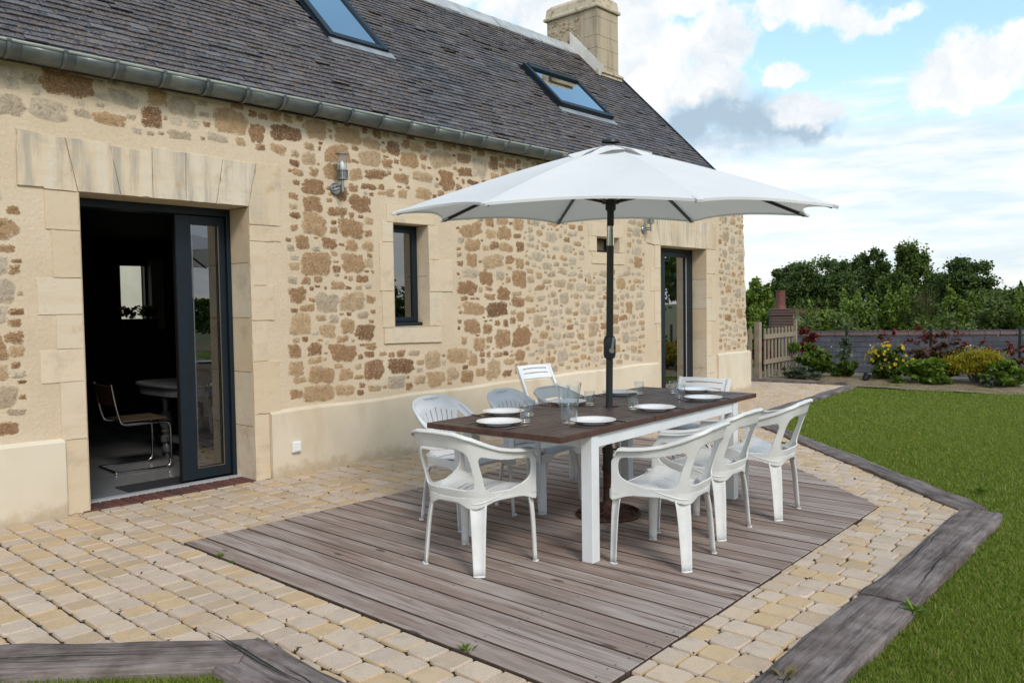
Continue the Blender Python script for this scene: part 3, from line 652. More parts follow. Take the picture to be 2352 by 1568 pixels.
# rendered plinth
def plz(x): return .541+(x-1.7)*.0095
for a, b in ((XW0, 2.085), (3.692, 9.715), (11.395, 12.47)):
    pm = MB(); n = max(2, int((b-a)/.25)); xs_ = np.linspace(a, b, n+1)
    for k in range(n):
        x0, x1 = xs_[k], xs_[k+1]; t0, t1 = plz(x0)+.006*math.sin(x0*5), plz(x1)+.006*math.sin(x1*5)
        w0, w1 = -.034+.003*math.sin(x0*3), -.034+.003*math.sin(x1*3)
        pm.add([(x0, w0, -.06), (x1, w1, -.06), (x1, w1, t1-.02), (x0, w0, t0-.02), (x1, .01, t1+.012), (x0, .01, t0+.012)], [(0, 1, 2, 3), (3, 2, 4, 5)])
    for xx, sgn in ((a, 1), (b, -1)): pm.add([(xx, -.034, -.06), (xx, .01, -.06), (xx, .01, plz(xx)+.012), (xx, -.034, plz(xx)-.02)], [(0, 1, 2, 3)])
    if b < 12: pm.build('plinth', [M_PLINTH], house, fixn=False)
pm.add([(12.47, -.034, -.06), (12.47, 5.3, -.06), (12.47, 5.3, plz(12.4)), (12.47, -.034, plz(12.4)-.02), (12.40, 5.3, plz(12.4)+.02), (12.40, -.01, plz(12.4)+.012)], [(0, 1, 2, 3), (3, 2, 4, 5)])
pm.build('plinth', [M_PLINTH], house, fixn=False)

# roof: real slates laid in courses on a 45 degree slope
RC = 3.16; YE = -0.06; XR0, XR1 = -0.75, 12.02
def rp(x, s_, h=0.0):
    c = math.sqrt(.5); y = YE+s_*c-h*c; return (x, y, RC+YE+s_*c+h*c)
SLEN = (2.65-YE)/math.sqrt(.5)
roof = MB(); roof.add([rp(XR0, 0, -.03), rp(XR1, 0, -.03), rp(XR1, SLEN, -.03), rp(XR0, SLEN, -.03)], [(0, 1, 2, 3)])
roof.add([(XR0, 2.65, RC+2.62), (XR1, 2.65, RC+2.62), (XR1, 5.45, RC-.12), (XR0, 5.45, RC-.12)], [(0, 1, 2, 3)])
roof.add([rp(XR0, 0, -.03), rp(XR1, 0, -.03), (XR1, .0, RC-.08), (XR0, 0, RC-.08)], [(0, 1, 2, 3)])
VEL = [(5.135, 5.915, 1.062, 2.02), (8.76, 9.99, .935, 1.61)]     # skylights x0,x1,y0,y1
def s_of_y(y): return (y-YE)/math.sqrt(.5)
roof_o = roof.build('roof', [M_SLATE], house, fixn=False)
sv = []; EXPO = .078; kk = 0; s_ = 0.0
while s_ < SLEN-.02:
    x = XR0+(.1 if kk % 2 else 0)+random.uniform(-.03, .03)
    while x < XR1:
        w_ = random.choice((.145, .16, .175, .19)); x1 = min(x+w_-.003, XR1)
        ya = YE+s_*math.sqrt(.5); inside = any(v[0]-.02 < (x+x1)/2 < v[1]+.02 and v[2]-.04 < ya < v[3]+.02 for v in VEL)
        if not inside and x1-x > .03:
            lift = random.uniform(.013, .021)+(random.uniform(.004, .012) if random.random() < .05 else 0); ds = random.uniform(-.006, .006); dx = random.uniform(-.004, .004)
            top = min(s_+EXPO+.03, SLEN)
            a = [rp(x, s_+ds, lift), rp(x1, s_+ds+dx, lift+random.uniform(-.003, .003)), rp(x1, top, .001), rp(x, top, .001), rp(x, s_+ds, lift-.012), rp(x1, s_+ds+dx, lift-.012)]
            sv.append(a)
        x += w_
    s_ += EXPO*random.uniform(.96, 1.04); kk += 1
slm = MB()
for a in sv: slm.add(a, [(0, 1, 2, 3), (4, 5, 1, 0), (0, 3, 4), (1, 5, 2)])
slm.build('slates', [M_SLATE], roof_o, fixn=False)
rg = MB(); x = XR0
while x < 11.24:
    x1 = min(x+1.0, 11.24); d = random.uniform(-.01, .01); e = random.uniform(-.012, .012)
    rg.add([(x, 2.47+e, RC+2.505+d), (x1, 2.47-e, RC+2.505), (x1, 2.65, RC+2.70+d), (x, 2.65, RC+2.70), (x1, 2.84, RC+2.50), (x, 2.84, RC+2.50), (x, 2.47+e, RC+2.485+d), (x1, 2.47-e, RC+2.485)], [(0, 1, 2, 3), (3, 2, 4, 5), (6, 7, 1, 0)]); x += 1.003
rg.build('ridge_capping', [M_RIDGE], roof_o, fixn=False)
vb = MB(); vb.bar(rp(XR1+.012, -.02, .012), rp(XR1+.012, SLEN, .012), .03, .035, up=(0, -1, 1)); vb.build('verge_trim', [M_ANTH], roof_o)

# chimney at the gable end
ch = MB(); X0, X1, Y0, Y1, ZTOP = 11.245, 11.835, 2.10, 3.18, 6.36
ch.box(X0, X1, Y0, Y1, 4.6, ZTOP)
cho = ch.build('chimney', [M_CHIM], house, bevel=.012)
sm = MB()
for _ in range(95):
    yy, z_ = random.uniform(Y0+.30, Y1-.06), random.uniform(5.55, 6.3)
    if z_ < RC+yy+.1-.0 and yy < 2.65: continue
    hh = random.uniform(.03, .06); ww = hh*random.uniform(.8, 1.8); n = 10; vs_ = []
    for rr, xo in ((1.1, .002), (.8, -.008)):
        for k in range(n):
            a = 6.283*k/n; r_ = rr*random.uniform(.85, 1.1); vs_.append((X0+xo, yy+math.cos(a)*ww/2*r_, z_+math.sin(a)*hh/2*r_))
    vs_.append((X0-.009, yy, z_)); sm.add(vs_, [(k, (k+1) % n, n+(k+1) % n, n+k) for k in range(n)]+[(n+k, n+(k+1) % n, 2*n) for k in range(n)], 0, rim=[.1]*n+[.8]*n+[1.0], tone=random.uniform(.15, .9))
sm.build('rubble_facing', [M_STONE], cho, fixn=False)
cq = MB(); z_ = 5.2
while z_ < ZTOP-.05:
    h = random.uniform(.2, .3); z1 = min(z_+h, ZTOP-.002); d = random.choice((.16, .26))
    cq.box(X0-.009, X0+.3, Y0-.009, Y0+d, z_, z1-.004); cq.box(X0+.304, X1+.009, Y0-.009, Y0+.2, z_, z1-.004); z_ = z1
cq.build('quoins', [M_CHIM], cho, bevel=.003)
cc = MB()
prof = [(-.045, 0), (-.05, .045), (-.02, .06), (-.005, .20), (.06, .27)]
vs_, fs = [], []
for o_, z_ in prof:
    vs_ += [(X0+o_, Y0+o_, ZTOP+z_), (X1-o_, Y0+o_, ZTOP+z_), (X1-o_, Y1-o_, ZTOP+z_), (X0+o_, Y1-o_, ZTOP+z_)]
for k in range(len(prof)-1):
    for j in range(4): fs.append((k*4+j, k*4+(j+1) % 4, k*4+4+(j+1) % 4, k*4+4+j))
fs += [(3, 2, 1, 0), tuple(16+j for j in range(4))]; cc.add(vs_, fs); cc.build('cap', [M_CAP], cho, bevel=.012)
ca = MB(); ca.lathe([(.05, 0), (.05, .07), (.075, .08), (.075, .13), (.02, .17)], 12, (11.53, 2.72, ZTOP+.27), close=True); ca.build('flue_terminal', [M_STEEL], cho, smooth=40)
fl = MB()
a = [rp(X0-.03, s_of_y(2.0), .03), rp(X0-.03, s_of_y(2.66), .03)]
fl.add([rp(X0-.035, s_of_y(2.03), .02), rp(X0-.035, s_of_y(2.66), .02), rp(X0-.013, s_of_y(2.62), .19), rp(X0-.013, s_of_y(2.06), .17), (X0-.012, 2.67, RC+2.93)], [(0, 1, 2, 3), (1, 4, 2)])
fl.build('mortar_fillet', [plain('white_mortar', (0.55, 0.53, 0.49), .9)], cho, fixn=False)
fa = MB(); fa.box(X0-.04, X1+.06, Y0-.05, Y0-.012, RC+Y0-.02, RC+Y0+.075); fa.box(X0+.02, X1+.075, Y0-.075, Y0-.052, RC+Y0+.03, RC+Y0+.06); fa.build('flashing_step', [M_CAP], cho)

# skylights
def skylight(v, label, raise_):
    x0, x1, y0, y1 = v; s0, s1 = s_of_y(y0), s_of_y(y1); f = .07; H_ = .055+raise_
    m = MB()
    def rbox(xa, xb, sa, sb, ha, hb, mb):
        mb.add([rp(xa, sa, ha), rp(xb, sa, ha), rp(xb, sb, ha), rp(xa, sb, ha), rp(xa, sa, hb), rp(xb, sa, hb), rp(xb, sb, hb), rp(xa, sb, hb)], [(0, 1, 2, 3), (4, 5, 6, 7), (0, 1, 5, 4), (1, 2, 6, 5), (2, 3, 7, 6), (3, 0, 4, 7)])
    rbox(x0, x0+f, s0, s1, -.02, H_, m); rbox(x1-f, x1, s0, s1, -.02, H_, m); rbox(x0+f, x1-f, s0, s0+f, -.02, H_-.004, m); rbox(x0+f, x1-f, s1-f*1.4, s1, -.02, H_+.012, m)
    fo = m.build('skylight', [M_ANTH], house, bevel=.006); fo['label'] = label
    g = MB(); g.add([rp(x0+f, s0+f, H_-.02), rp(x1-f, s0+f, H_-.02), rp(x1-f, s1-f, H_-.02), rp(x0+f, s1-f, H_-.02)], [(0, 1, 2, 3)]); g.build('pane', [M_SKYP], fo, fixn=False)
    g = MB()
    for a_, b_, c_, d_ in ((x0+f, x0+f+.018, s0+f, s1-f*1.4), (x1-f-.018, x1-f, s0+f, s1-f*1.4), (x0+f+.018, x1-f-.018, s0+f, s0+f+.018)): rbox(a_, b_, c_, d_, H_-.03, H_-.008, g)
    g.build('glazing_bead', [M_BLACK], fo)
    g = MB(); rbox(x0-.01, x1+.05, s0-.11, s0-.002, .008, .022, g); g.build('apron_flashing', [M_LEAD], fo)
    for xa, xb in ((x1+.002, x1+.03), (x0-.03, x0-.002)): g = MB(); rbox(xa, xb, s0, s1, .004, .02, g); g.build('side_flashing', [M_ANTH], fo)
M_SKYP = mat('skylight_pane', lambda q: {'Base Color': (0.50, 0.56, 0.62)}, 0.015, 1.0, 1.0)
skylight(VEL[0], 'skylight cut by the top of the picture', .0)
skylight(VEL[1], 'wide skylight below the chimney', .03)

# half-round zinc gutter on strap brackets
GY, GZ, GR = -.135, 3.155, .088
gm = MB(); n = 14; xs_ = np.linspace(XR0, XR1-.05, 40)
for k in range(len(xs_)-1):
    pts0 = []
    for xx in (xs_[k], xs_[k+1]):
        sag = .004*math.sin(xx*2.1)
        for j in range(n+1):
            a = math.pi*(1+j/n); pts0.append((xx, GY+GR*math.cos(a), GZ+sag+GR*math.sin(a)))
    gm.add(pts0, [(j, j+1, n+2+j, n+1+j) for j in range(n)])
gut = gm.build('gutter', [M_ZINC], house, smooth=40, solid=.003, fixn=False)
tb = MB(); tb.tube([(XR0, GY-GR, GZ+.004), (XR1-.05, GY-GR, GZ+.004)], .011, 8); tb.build('rolled_rim', [plain('pale_zinc_rim', (0.36, 0.38, 0.33), .5, .4)], gut, smooth=40)
ec = MB(); ec.prism([(GY+GR*math.cos(math.pi*(1+j/12)), GZ+GR*math.sin(math.pi*(1+j/12))) for j in range(13)], 'x', XR1-.055, XR1-.045); ec.build('end_cap', [M_ZINC], gut)
bx = 1.81-.34*7
while bx < XR1-.1:
    bm_ = MB(); r_ = GR+.006; vs_ = []
    for xx in (bx-.010, bx+.010):
        for rr in (GR+.002, GR+.008):
            for j in range(n+1):
                a = math.pi*(1+j/n); vs_.append((xx, GY+rr*math.cos(a), GZ+rr*math.sin(a)))
    N1 = n+1; fs = []
    for j in range(n): fs += [(N1+j, N1+j+1, 3*N1+j+1, 3*N1+j), (j, j+1, N1+j+1, N1+j), (2*N1+j, 2*N1+j+1, 3*N1+j+1, 3*N1+j)]
    bm_.add(vs_, fs); bm_.tube([(bx-.014, GY-GR, GZ+.004), (bx+.014, GY-GR, GZ+.004)], .0145, 8)
    bm_.build('bracket', [M_ZINC], gut, smooth=40); bx += random.uniform(.325, .345)

# interior room: floor, walls and ceiling blackened for shade, stair
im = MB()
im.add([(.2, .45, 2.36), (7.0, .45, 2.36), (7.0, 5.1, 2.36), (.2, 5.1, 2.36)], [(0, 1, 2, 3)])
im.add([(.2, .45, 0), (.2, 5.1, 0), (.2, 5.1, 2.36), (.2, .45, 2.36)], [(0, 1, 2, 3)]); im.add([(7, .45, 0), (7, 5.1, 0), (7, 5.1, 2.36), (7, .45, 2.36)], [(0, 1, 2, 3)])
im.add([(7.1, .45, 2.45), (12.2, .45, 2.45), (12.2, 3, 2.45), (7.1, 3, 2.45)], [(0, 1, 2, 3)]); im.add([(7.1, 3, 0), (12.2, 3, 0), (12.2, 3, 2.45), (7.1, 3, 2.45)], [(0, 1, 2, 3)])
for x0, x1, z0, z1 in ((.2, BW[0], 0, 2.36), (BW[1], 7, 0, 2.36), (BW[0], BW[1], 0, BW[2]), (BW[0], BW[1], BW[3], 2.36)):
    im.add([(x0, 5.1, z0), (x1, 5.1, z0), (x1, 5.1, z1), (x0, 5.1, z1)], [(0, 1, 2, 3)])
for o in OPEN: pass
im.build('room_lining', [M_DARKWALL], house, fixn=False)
bf = MB()
x0, x1, z0, z1 = BW
for a, b, c, d in ((x0, x0+.03, z0, z1), (x1-.03, x1, z0, z1), (x0+.03, x1-.03, z0, z0+.04), (x0+.03, x1-.03, z1-.03, z1)): bf.box(a, b, 5.12, 5.18, c, d)
bfo = bf.build('back_window', [M_ANTH], house); g = MB(); g.add([(x0, 5.15, z0), (x1, 5.15, z0), (x1, 5.15, z1), (x0, 5.15, z1)], [(0, 1, 2, 3)])
g.build('pane', [glass_mat('back_pane', (.9, .92, .92), .5, 0, .3)], bfo)
jm = MB(); jm.box(x1+.001, x1+.17, 4.99, 5.095, z0-.05, z1+.05); jm.build('window_jamb', [plain('jamb_paint', (.16, .15, .12), .7)], house)
stm = MB(); stm.bar((5.1, 4.3, 1.0), (6.6, 4.3, 2.2), .05, .10); stm.bar((5.0, 4.35, .6), (6.6, 4.35, 1.9), .05, .04); sto = stm.build('stair_string', [plain('pale_stair_paint', (.30, .30, .30), .5)], house)
fl = MB(); fl.add([(.2, .05, -.012), (7, .05, -.012), (7, 5.1, -.012), (.2, 5.1, -.012)], [(0, 1, 2, 3)]); fl.add([(7.1, .05, -.012), (12.2, .05, -.012), (12.2, 3, -.012), (7.1, 3, -.012)], [(0, 1, 2, 3)])
fl.build('floor', [M_FLOOR], None, kind='structure', fixn=False)

# sliding door in the left opening (one leaf parked at the right) and its frame
def frame(name, x0, x1, z0, z1, y, wl, wr, wt, wb, dep, parent, m=None):
    b = MB()
    b.box(x0, x0+wl, y, y+dep, z0, z1); b.box(x1-wr, x1, y, y+dep, z0, z1); b.box(x0+wl, x1-wr, y+.002, y+dep-.002, z1-wt, z1)
    if wb: b.box(x0+wl, x1-wr, y+.002, y+dep-.002, z0, z0+wb)
    return b.build(name, [m or M_ANTH], parent, bevel=.004)
def pane(x0, x1, z0, z1, y, parent, m=M_PANE):
    g = MB(); g.add([(x0, y, z0), (x1, y, z0), (x1, y, z1), (x0, y, z1)], [(0, 1, 2, 3)]); return g.build('pane', [m], parent, fixn=False)
do = frame('sliding_door', 2.245, 3.545, .0, 2.260, .285, .035, .035, .06, 0, .16, house); do['label'] = 'wide sliding door standing open, its glazed leaf parked at the right'
lf = frame('door_leaf', 3.085, 3.508, .03, 2.196, .315, .125, .058, .075, .085, .055, do)
pane(3.21, 3.45, .115, 2.121, .335, do)
be = MB()
for a, b, c, d in ((3.211, 3.220, .116, 2.120), (3.441, 3.449, .116, 2.120), (3.220, 3.441, .116, .124)): be.box(a, b, .310, .3148, c, d)
be.build('glazing_bead', [M_STEEL], do)
se = MB(); se.box(3.079, 3.083, .318, .366, .03, 2.196); se.build('edge_seal', [M_BLACK], do)
tr = MB(); tr.box(2.245, 3.545, .225, .27, -.005, .022); tr.box(2.245, 3.50, .282, .30, -.005, .018); tr.build('threshold_rail', [M_ALU], do)
# brick sill in front of each door
for nm, xa, xb in (('brick_threshold', 2.19, 3.60), ('brick_threshold', 9.75, 11.1)):
    gr = MB(); gr.box(xa, xb, .0, .222, -.08, -.001); go = gr.build(nm, [M_GROUT], house)
    b = MB(); x = xa+.004
    while x < xb-.05: b.box(x, x+.058, -.012, .215, -.07, .010+random.uniform(-.002, .002)); x += .068
    b.build('bricks', [M_BRICK], go, bevel=.004)
# narrow window
wo = frame('window', 5.066, 5.512, 1.245, 2.232, .165, .03, .03, .035, .03, .07, house); wo['label'] = 'tall narrow window in a stone surround'
frame('sash', 5.098, 5.480, 1.278, 2.195, .158, .035, .035, .035, .045, .05, wo); pane(5.13, 5.448, 1.32, 2.162, .18, wo)
sb = MB(); sb.box(5.066, 5.511, .10, .164, 1.236, 1.272); sb.build('sill', [M_ANTH], wo, bevel=.004)
# vent window
vo = frame('window', 8.326, 8.813, 2.085, 2.272, .165, .035, .035, .03, .035, .06, house); vo['label'] = 'small square vent window'
pane(8.36, 8.78, 2.118, 2.244, .19, vo)
# glazed garden door at the right
g2 = frame('garden_door', 9.800, 11.065, .0, 2.222, .225, .05, .05, .05, 0, .12, house); g2['label'] = 'glazed garden door near the house corner'
for a, b, wl, wr in ((9.853, 10.186, .075, .075), (10.190, 11.012, .092, .150)):
    frame('door_leaf', a, b, .03, 2.168, .222, wl, wr, .07, .09, .06, g2)
    pane(a+wl-.005, b-wr+.005, .115, 2.105, .245, g2)
be = MB(); be.box(10.858, 10.866, .214, .2218, .12, 2.098); be.build('glazing_bead', [M_ALU], g2)
# ------------------------------------------------------------------ wall lamps and socket
def wall_lamp(x, z, label):
    t = thing('wall_lamp', label, 'lamp', (x, 0, z), 0, 'steel lanterns on the house wall')
    m = MB(); MR = Matrix.Rotation(R(90), 4, 'X')
    m.lathe([(.052, 0), (.052, .018), (.045, .026), (0.001, .028)], 24, M=MR); m.build('wall_plate', [M_STEEL], t, smooth=40)
    m = MB(); m.tube([(-.012, -.02, .018), (-.012, -.115, .018)], .008, 8); m.tube([(-.012, -.02, -.010), (-.012, -.115, -.010)], .008, 8); m.build('arm', [M_STEEL], t, smooth=40)
    m = MB(); m.tube([(0, -.125, -.035), (0, -.125, .075)], .012, 12); m.build('stem', [M_STEEL], t, smooth=40)
    m = MB(); m.lathe([(.0, .075), (.036, .075), (.036, .150), (.0, .15)], 20, (0, -.125, 0)); c_ = m.build('lamp_holder', [M_STEEL], t, smooth=40)
    m = MB()
    for k in range(10):
        a = 2*math.pi*k/10; m.bar((.047*math.cos(a), -.125+.047*math.sin(a), .075), (.047*math.cos(a), -.125+.047*math.sin(a), .150), .006, .006, up=(1, .3, 0))
    for z_ in (.148, .072): m.lathe([(.036, z_), (.052, z_), (.052, z_+.007), (.036, z_+.007)], 20, (0, -.125, 0), close=False)
    m.build('cage', [M_STEEL], c_)
    m = MB(); m.lathe([(.040, .157), (.040, .292)], 20, (0, -.125, 0)); m.build('glass_tube', [M_TUMBLER], t, smooth=40)
    m = MB(); m.lathe([(.006, .15), (.018, .17), (.018, .21), (.004, .235)], 12, (0, -.125, 0)); m.build('bulb', [plain('bulb_glass', (.7, .7, .68), .2)], t, smooth=40)
    m = MB(); m.lathe([(.001, .294), (.062, .292), (.062, .298), (.03, .305), (.001, .306)], 24, (0, -.125, 0)); m.build('cap', [M_STEEL], t, smooth=40)
    m = MB()
    for sx in (-1, 1): m.tube([(sx*.047, -.125, .15), (sx*.047, -.125, .293)], .0035, 6)
    m.build('rod', [M_STEEL], t); return t
wall_lamp(4.405, 2.485, 'steel wall lantern between the open door and the narrow window')
wall_lamp(9.375, 2.415, 'steel wall lantern beside the glazed garden door, under the parasol rim')
t = thing('power_socket', 'small white socket on the plinth right of the open door', 'socket', (3.913, -.036, .24))
m = MB(); m.box(-.042, .042, -.03, 0, -.047, .047); m.build('housing', [M_SOCKET], t, bevel=.006); m = MB(); m.box(-.034, .034, -.038, -.0302, -.036, .040); m.build('cover', [M_SOCKET], t, bevel=.005)
# ------------------------------------------------------------------ terrace, deck, edging, lawn
def inside(p, poly):
    x, y = p; c = False; n = len(poly)
    for i in range(n):
        (x1, y1), (x2, y2) = poly[i], poly[(i+1) % n]
        if (y1 > y) != (y2 > y) and x < (x2-x1)*(y-y1)/(y2-y1)+x1: c = not c
    return c
TERR = [(-1.3, 0.01), (-1.3, .12), (12.41, .12), (12.41, 1.2), (13.72, 1.2), (13.98, -1.02), (9.27, -1.46), (8.655, -2.06), (6.03, -4.685), (1.80, -4.80), (1.78, -3.02), (-1.3, -.02)]
DECK = [(2.295, -1.31), (7.34, -1.27), (7.34, -2.62), (5.84, -4.225), (2.295, -4.375)]
b = MB(); b.add([(x, y, -.014) for x, y in TERR], [tuple(range(len(TERR)))]); b.build('paving_bed', [M_JOINT], None, kind='structure', fixn=False)
pv = MB(); x = -1.3; ci = 0; PCOR = []
def clip_half(poly, a, b, keep_left):
    """clip a polygon by the line a->b"""
    out = []; sd = lambda p: ((b[0]-a[0])*(p[1]-a[1])-(b[1]-a[1])*(p[0]-a[0]))*(1 if keep_left else -1)
    for k in range(len(poly)):
        p, r_ = poly[k], poly[(k+1) % len(poly)]; d1, d2 = sd(p), sd(r_)
        if d1 >= 0: out.append(p)
        if (d1 >= 0) != (d2 >= 0): t_ = d1/(d1-d2); out.append((p[0]+(r_[0]-p[0])*t_, p[1]+(r_[1]-p[1])*t_))
    return out
DG = [(2.291, -1.306), (7.345, -1.266), (7.345, -2.621), (5.842, -4.230), (2.291, -4.380)]     # deck plus the joint round it, clockwise
def paver(cx, cy, lx, ly):
    dz = random.uniform(-.0025, .0025); rx, ry = lx/2, ly/2; c = min(rx, ry)*random.uniform(.24, .36)
    tx, ty = random.uniform(-.010, .010), random.uniform(-.010, .010); o = []
    for sx, sy in ((1, 1), (-1, 1), (-1, -1), (1, -1)):
        a = [(sx*rx, sy*(ry-c)), (sx*(rx-.25*c), sy*(ry-.25*c)), (sx*(rx-c), sy*ry)]; o += a if sx*sy > 0 else a[::-1]
    o = [(cx+px+random.uniform(-.003, .003), cy+py+random.uniform(-.003, .003)) for px, py in o]
    if any(inside(p, DG) for p in o):
        best = None
        for k in range(5):
            a, b_ = DG[k], DG[(k+1) % 5]; L = math.hypot(b_[0]-a[0], b_[1]-a[1])
            d = ((b_[0]-a[0])*(cy-a[1])-(b_[1]-a[1])*(cx-a[0]))/L       # >0 : left of a clockwise edge = outside
            if best is None or d > best[0]: best = (d, a, b_)
        o = clip_half(o, best[1], best[2], True)
        if len(o) < 3: return
        ar = abs(sum(o[k][0]*o[(k+1) % len(o)][1]-o[(k+1) % len(o)][0]*o[k][1] for k in range(len(o))))/2
        if ar < .0025: return
    PCOR.extend(o[::4]); mx, my = sum(p[0] for p in o)/len(o), sum(p[1] for p in o)/len(o); n = len(o)
    ring = lambda f, z_: [(mx+(px-mx)*f, my+(py-my)*f, z_+((px-mx)*tx+(py-my)*ty)) for px, py in o]
    vs = ring(1.0, -.02)+ring(.985, -.006+dz)+ring(.92, dz)
    pv.add(vs, [(k, (k+1) % n, n+(k+1) % n, n+k) for k in range(n)]+[(n+k, n+(k+1) % n, 2*n+(k+1) % n, 2*n+k) for k in range(n)]+[tuple(2*n+k for k in range(n))])
while x < 13.95:
    wx = .150+random.uniform(-.004, .004); y = 1.2+random.uniform(0, .1)
    while y > -4.9:
        ly = random.choice((.118, .142, .142, .165)); cx, cy = x+wx/2, y-ly/2
        if any(inside((cx+ex*wx*.5, cy+ey*ly*.5), TERR) for ex in (-1, 1) for ey in (-1, 1)): paver(cx, cy, wx-random.uniform(.009, .014), ly-random.uniform(.005, .009))
        y -= ly
    x += wx; ci += 1
pv.build('paving', [M_PAVER], None, kind='structure', smooth=35, fixn=False)
# deck boards run square to the wall
def clipx(xa, xb):
    """deck outline between two x values (DECK is convex enough): list of (x,y) bottom & top edges"""
    def bot(x): return -4.375+(x-2.295)*(.15/3.545) if x <= 5.84 else -4.225+(x-5.84)*(1.605/1.5)
    def top(x): return -1.31+(x-2.295)*(.04/5.045)
    return bot, top
bot, top = clipx(0, 0)
dk = MB(); sc = MB(); x = 2.295; BWD = .1405
while x < 7.335:
    xa, xb = x+.0025, min(x+BWD-.0035, 7.34); n = 10; dz = random.uniform(-.0015, .0015)
    y0a, y0b, y1a, y1b = bot(xa), bot(xb), top(xa), top(xb); e = .003
    for k in range(1):
        vs = [(xa, y0a, .0025), (xb, y0b, .0025), (xb, y1b, .0025), (xa, y1a, .0025)]
        vt = [(xa+e, y0a+e, .006+dz), (xb-e, y0b+e, .006+dz), (xb-e, y1b-e, .006+dz), (xa+e, y1a-e, .006+dz)]
        vb_ = [(p[0], p[1], -.024) for p in vs]
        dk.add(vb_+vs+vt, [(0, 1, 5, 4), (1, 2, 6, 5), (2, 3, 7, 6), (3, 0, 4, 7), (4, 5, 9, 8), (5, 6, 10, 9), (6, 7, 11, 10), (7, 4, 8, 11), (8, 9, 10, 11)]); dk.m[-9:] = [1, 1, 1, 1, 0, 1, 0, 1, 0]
    y = -1.40
    while y > max(y0a, y0b)+.03:
        for xx in (xa+.025, xb-.025):
            sc.lathe([(.0045, .0066), (.0, .0068)], 8, (xx, y+random.uniform(-.006, .006), dz))
        y -= .58
    x += BWD
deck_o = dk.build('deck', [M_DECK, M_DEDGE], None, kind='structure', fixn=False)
sc.build('screws', [M_SCREW], deck_o, fixn=False)
b = MB(); b.add([(x, y, -.0125) for x, y in DECK], [tuple(range(5))]); b.build('deck_gap_shade', [M_BLACK], deck_o, fixn=False)  # black sheet added below the boards so the gaps read as shaded

# timber sleepers bounding the terrace
def sleeper(p0, p1, wd, z1, label, side=1, seed=0, name='timber_sleeper', cracks=3, th=.13):
    """a beam from p0 to p1; wd to the given side (left normal * side)"""
    rr = random.Random(seed); p0, p1 = Vector((*p0, 0)), Vector((*p1, 0)); d = (p1-p0); L = d.length; d.normalize()
    nrm = Vector((-d.y, d.x, 0))*side; ang = math.atan2(d.y, d.x); c = (p0+p1)/2+nrm*wd/2
    n = max(6, int(L/.09)); m = MB(); ph = [rr.uniform(0, 6) for _ in range(6)]
    prof = [(-.5, -th), (-.5, -.016), (-.49, -.004), (-.46, 0), (-.2, .002), (.05, .0), (.25, .002), (.46, 0), (.49, -.005), (.5, -.018), (.5, -th)]
    vs = []
    for i in range(n+1):
        xx = -L/2+L*i/n
        for q_, z_ in prof:
            wob = .006*math.sin(xx*2.3+ph[0])+.003*math.sin(xx*7.1+ph[1]+q_*3)+rr.uniform(-.004, .004)
            zz_ = z1+z_+.005*math.sin(xx*3.7+ph[2]+q_*4)+.003*math.sin(xx*11+ph[3]+q_*9)+rr.uniform(-.0015, .0015)
            if z_ <= -.015: zz_ = z1+z_
            vs.append((xx, q_*wd+wob*(1 if abs(q_) > .4 else .5), zz_))
    k = len(prof)
    fs = [(i*k+j, i*k+j+1, (i+1)*k+j+1, (i+1)*k+j) for i in range(n) for j in range(k-1)]+[tuple(range(k)), tuple(n*k+j for j in range(k))[::-1]]
    m.add(vs, fs); o = m.build(name, [M_SLEEPER], None, smooth=50)
    o.location = c; o.rotation_euler = (0, 0, ang); tag(o, label, 'sleeper', 'timber sleepers edging the terrace')
    cm = MB()
    for _ in range(cracks):
        a = rr.uniform(-L*.45, L*.3); ln = rr.uniform(.25, min(1.3, L*.5)); yy = rr.uniform(-.3, .3)*wd; w_ = rr.uniform(.0015, .0045); s = 12; pts = []
        for i in range(s+1):
            t_ = i/s; pts.append((a+ln*t_, yy+.012*math.sin(t_*5+ph[4])+rr.uniform(-.004, .004), w_*math.sin(math.pi*min(.97, max(.03, t_)))))
        vs = [(p[0], p[1]-p[2], z1+.0095) for p in pts]+[(p[0], p[1]+p[2], z1+.0095) for p in pts]
        cm.add(vs, [(i, i+1, s+2+i, s+1+i) for i in range(s)])
    if cracks: cm.build('crack', [M_CRACK], o, fixn=False)
    return o
Z_S = .021
sleeper((6.04, -4.69), (3.985, -4.74), .25, Z_S, 'broad grey sleeper running from the outer corner of the paving', 1, 1)
sleeper((3.97, -4.742), (1.3, -4.81), .26, Z_S-.006, 'cracked grey sleeper at the bottom edge, set a little lower than its neighbour', 1, 2, cracks=5)
sleeper((8.02, -2.700), (6.05, -4.675), .20, Z_S, 'long slanting sleeper beside the lawn, nearest the paving corner', 1, 3)
sleeper((9.27, -1.45), (8.02, -2.70), .20, Z_S-.004, 'slanting sleeper partly hidden behind the armchair arm', 1, 4)
sleeper((11.6, -1.245), (9.30, -1.46), .17, Z_S-.010, 'thin sleeper along the far path, nearer half', 1, 5, cracks=1)
sleeper((13.95, -1.02), (11.62, -1.24), .17, Z_S-.010, 'thin sleeper along the far path, ending by the flower bed', 1, 6, cracks=1)
sleeper((1.785, -3.02), (.28, -1.49), .26, Z_S+.012, 'dark sleeper at the lower left corner, crossing to the house side', 1, 7, cracks=4)
sleeper((1.80, -4.8), (1.79, -3.03), .26, Z_S+.010, 'dark sleeper at the lower left, running out of the picture bottom', 1, 8, cracks=4)
sleeper((13.74, 1.15), (13.97, -1.00), .11, .05, 'round-ended timber between the far paving and the gate', 1, 9, cracks=0)

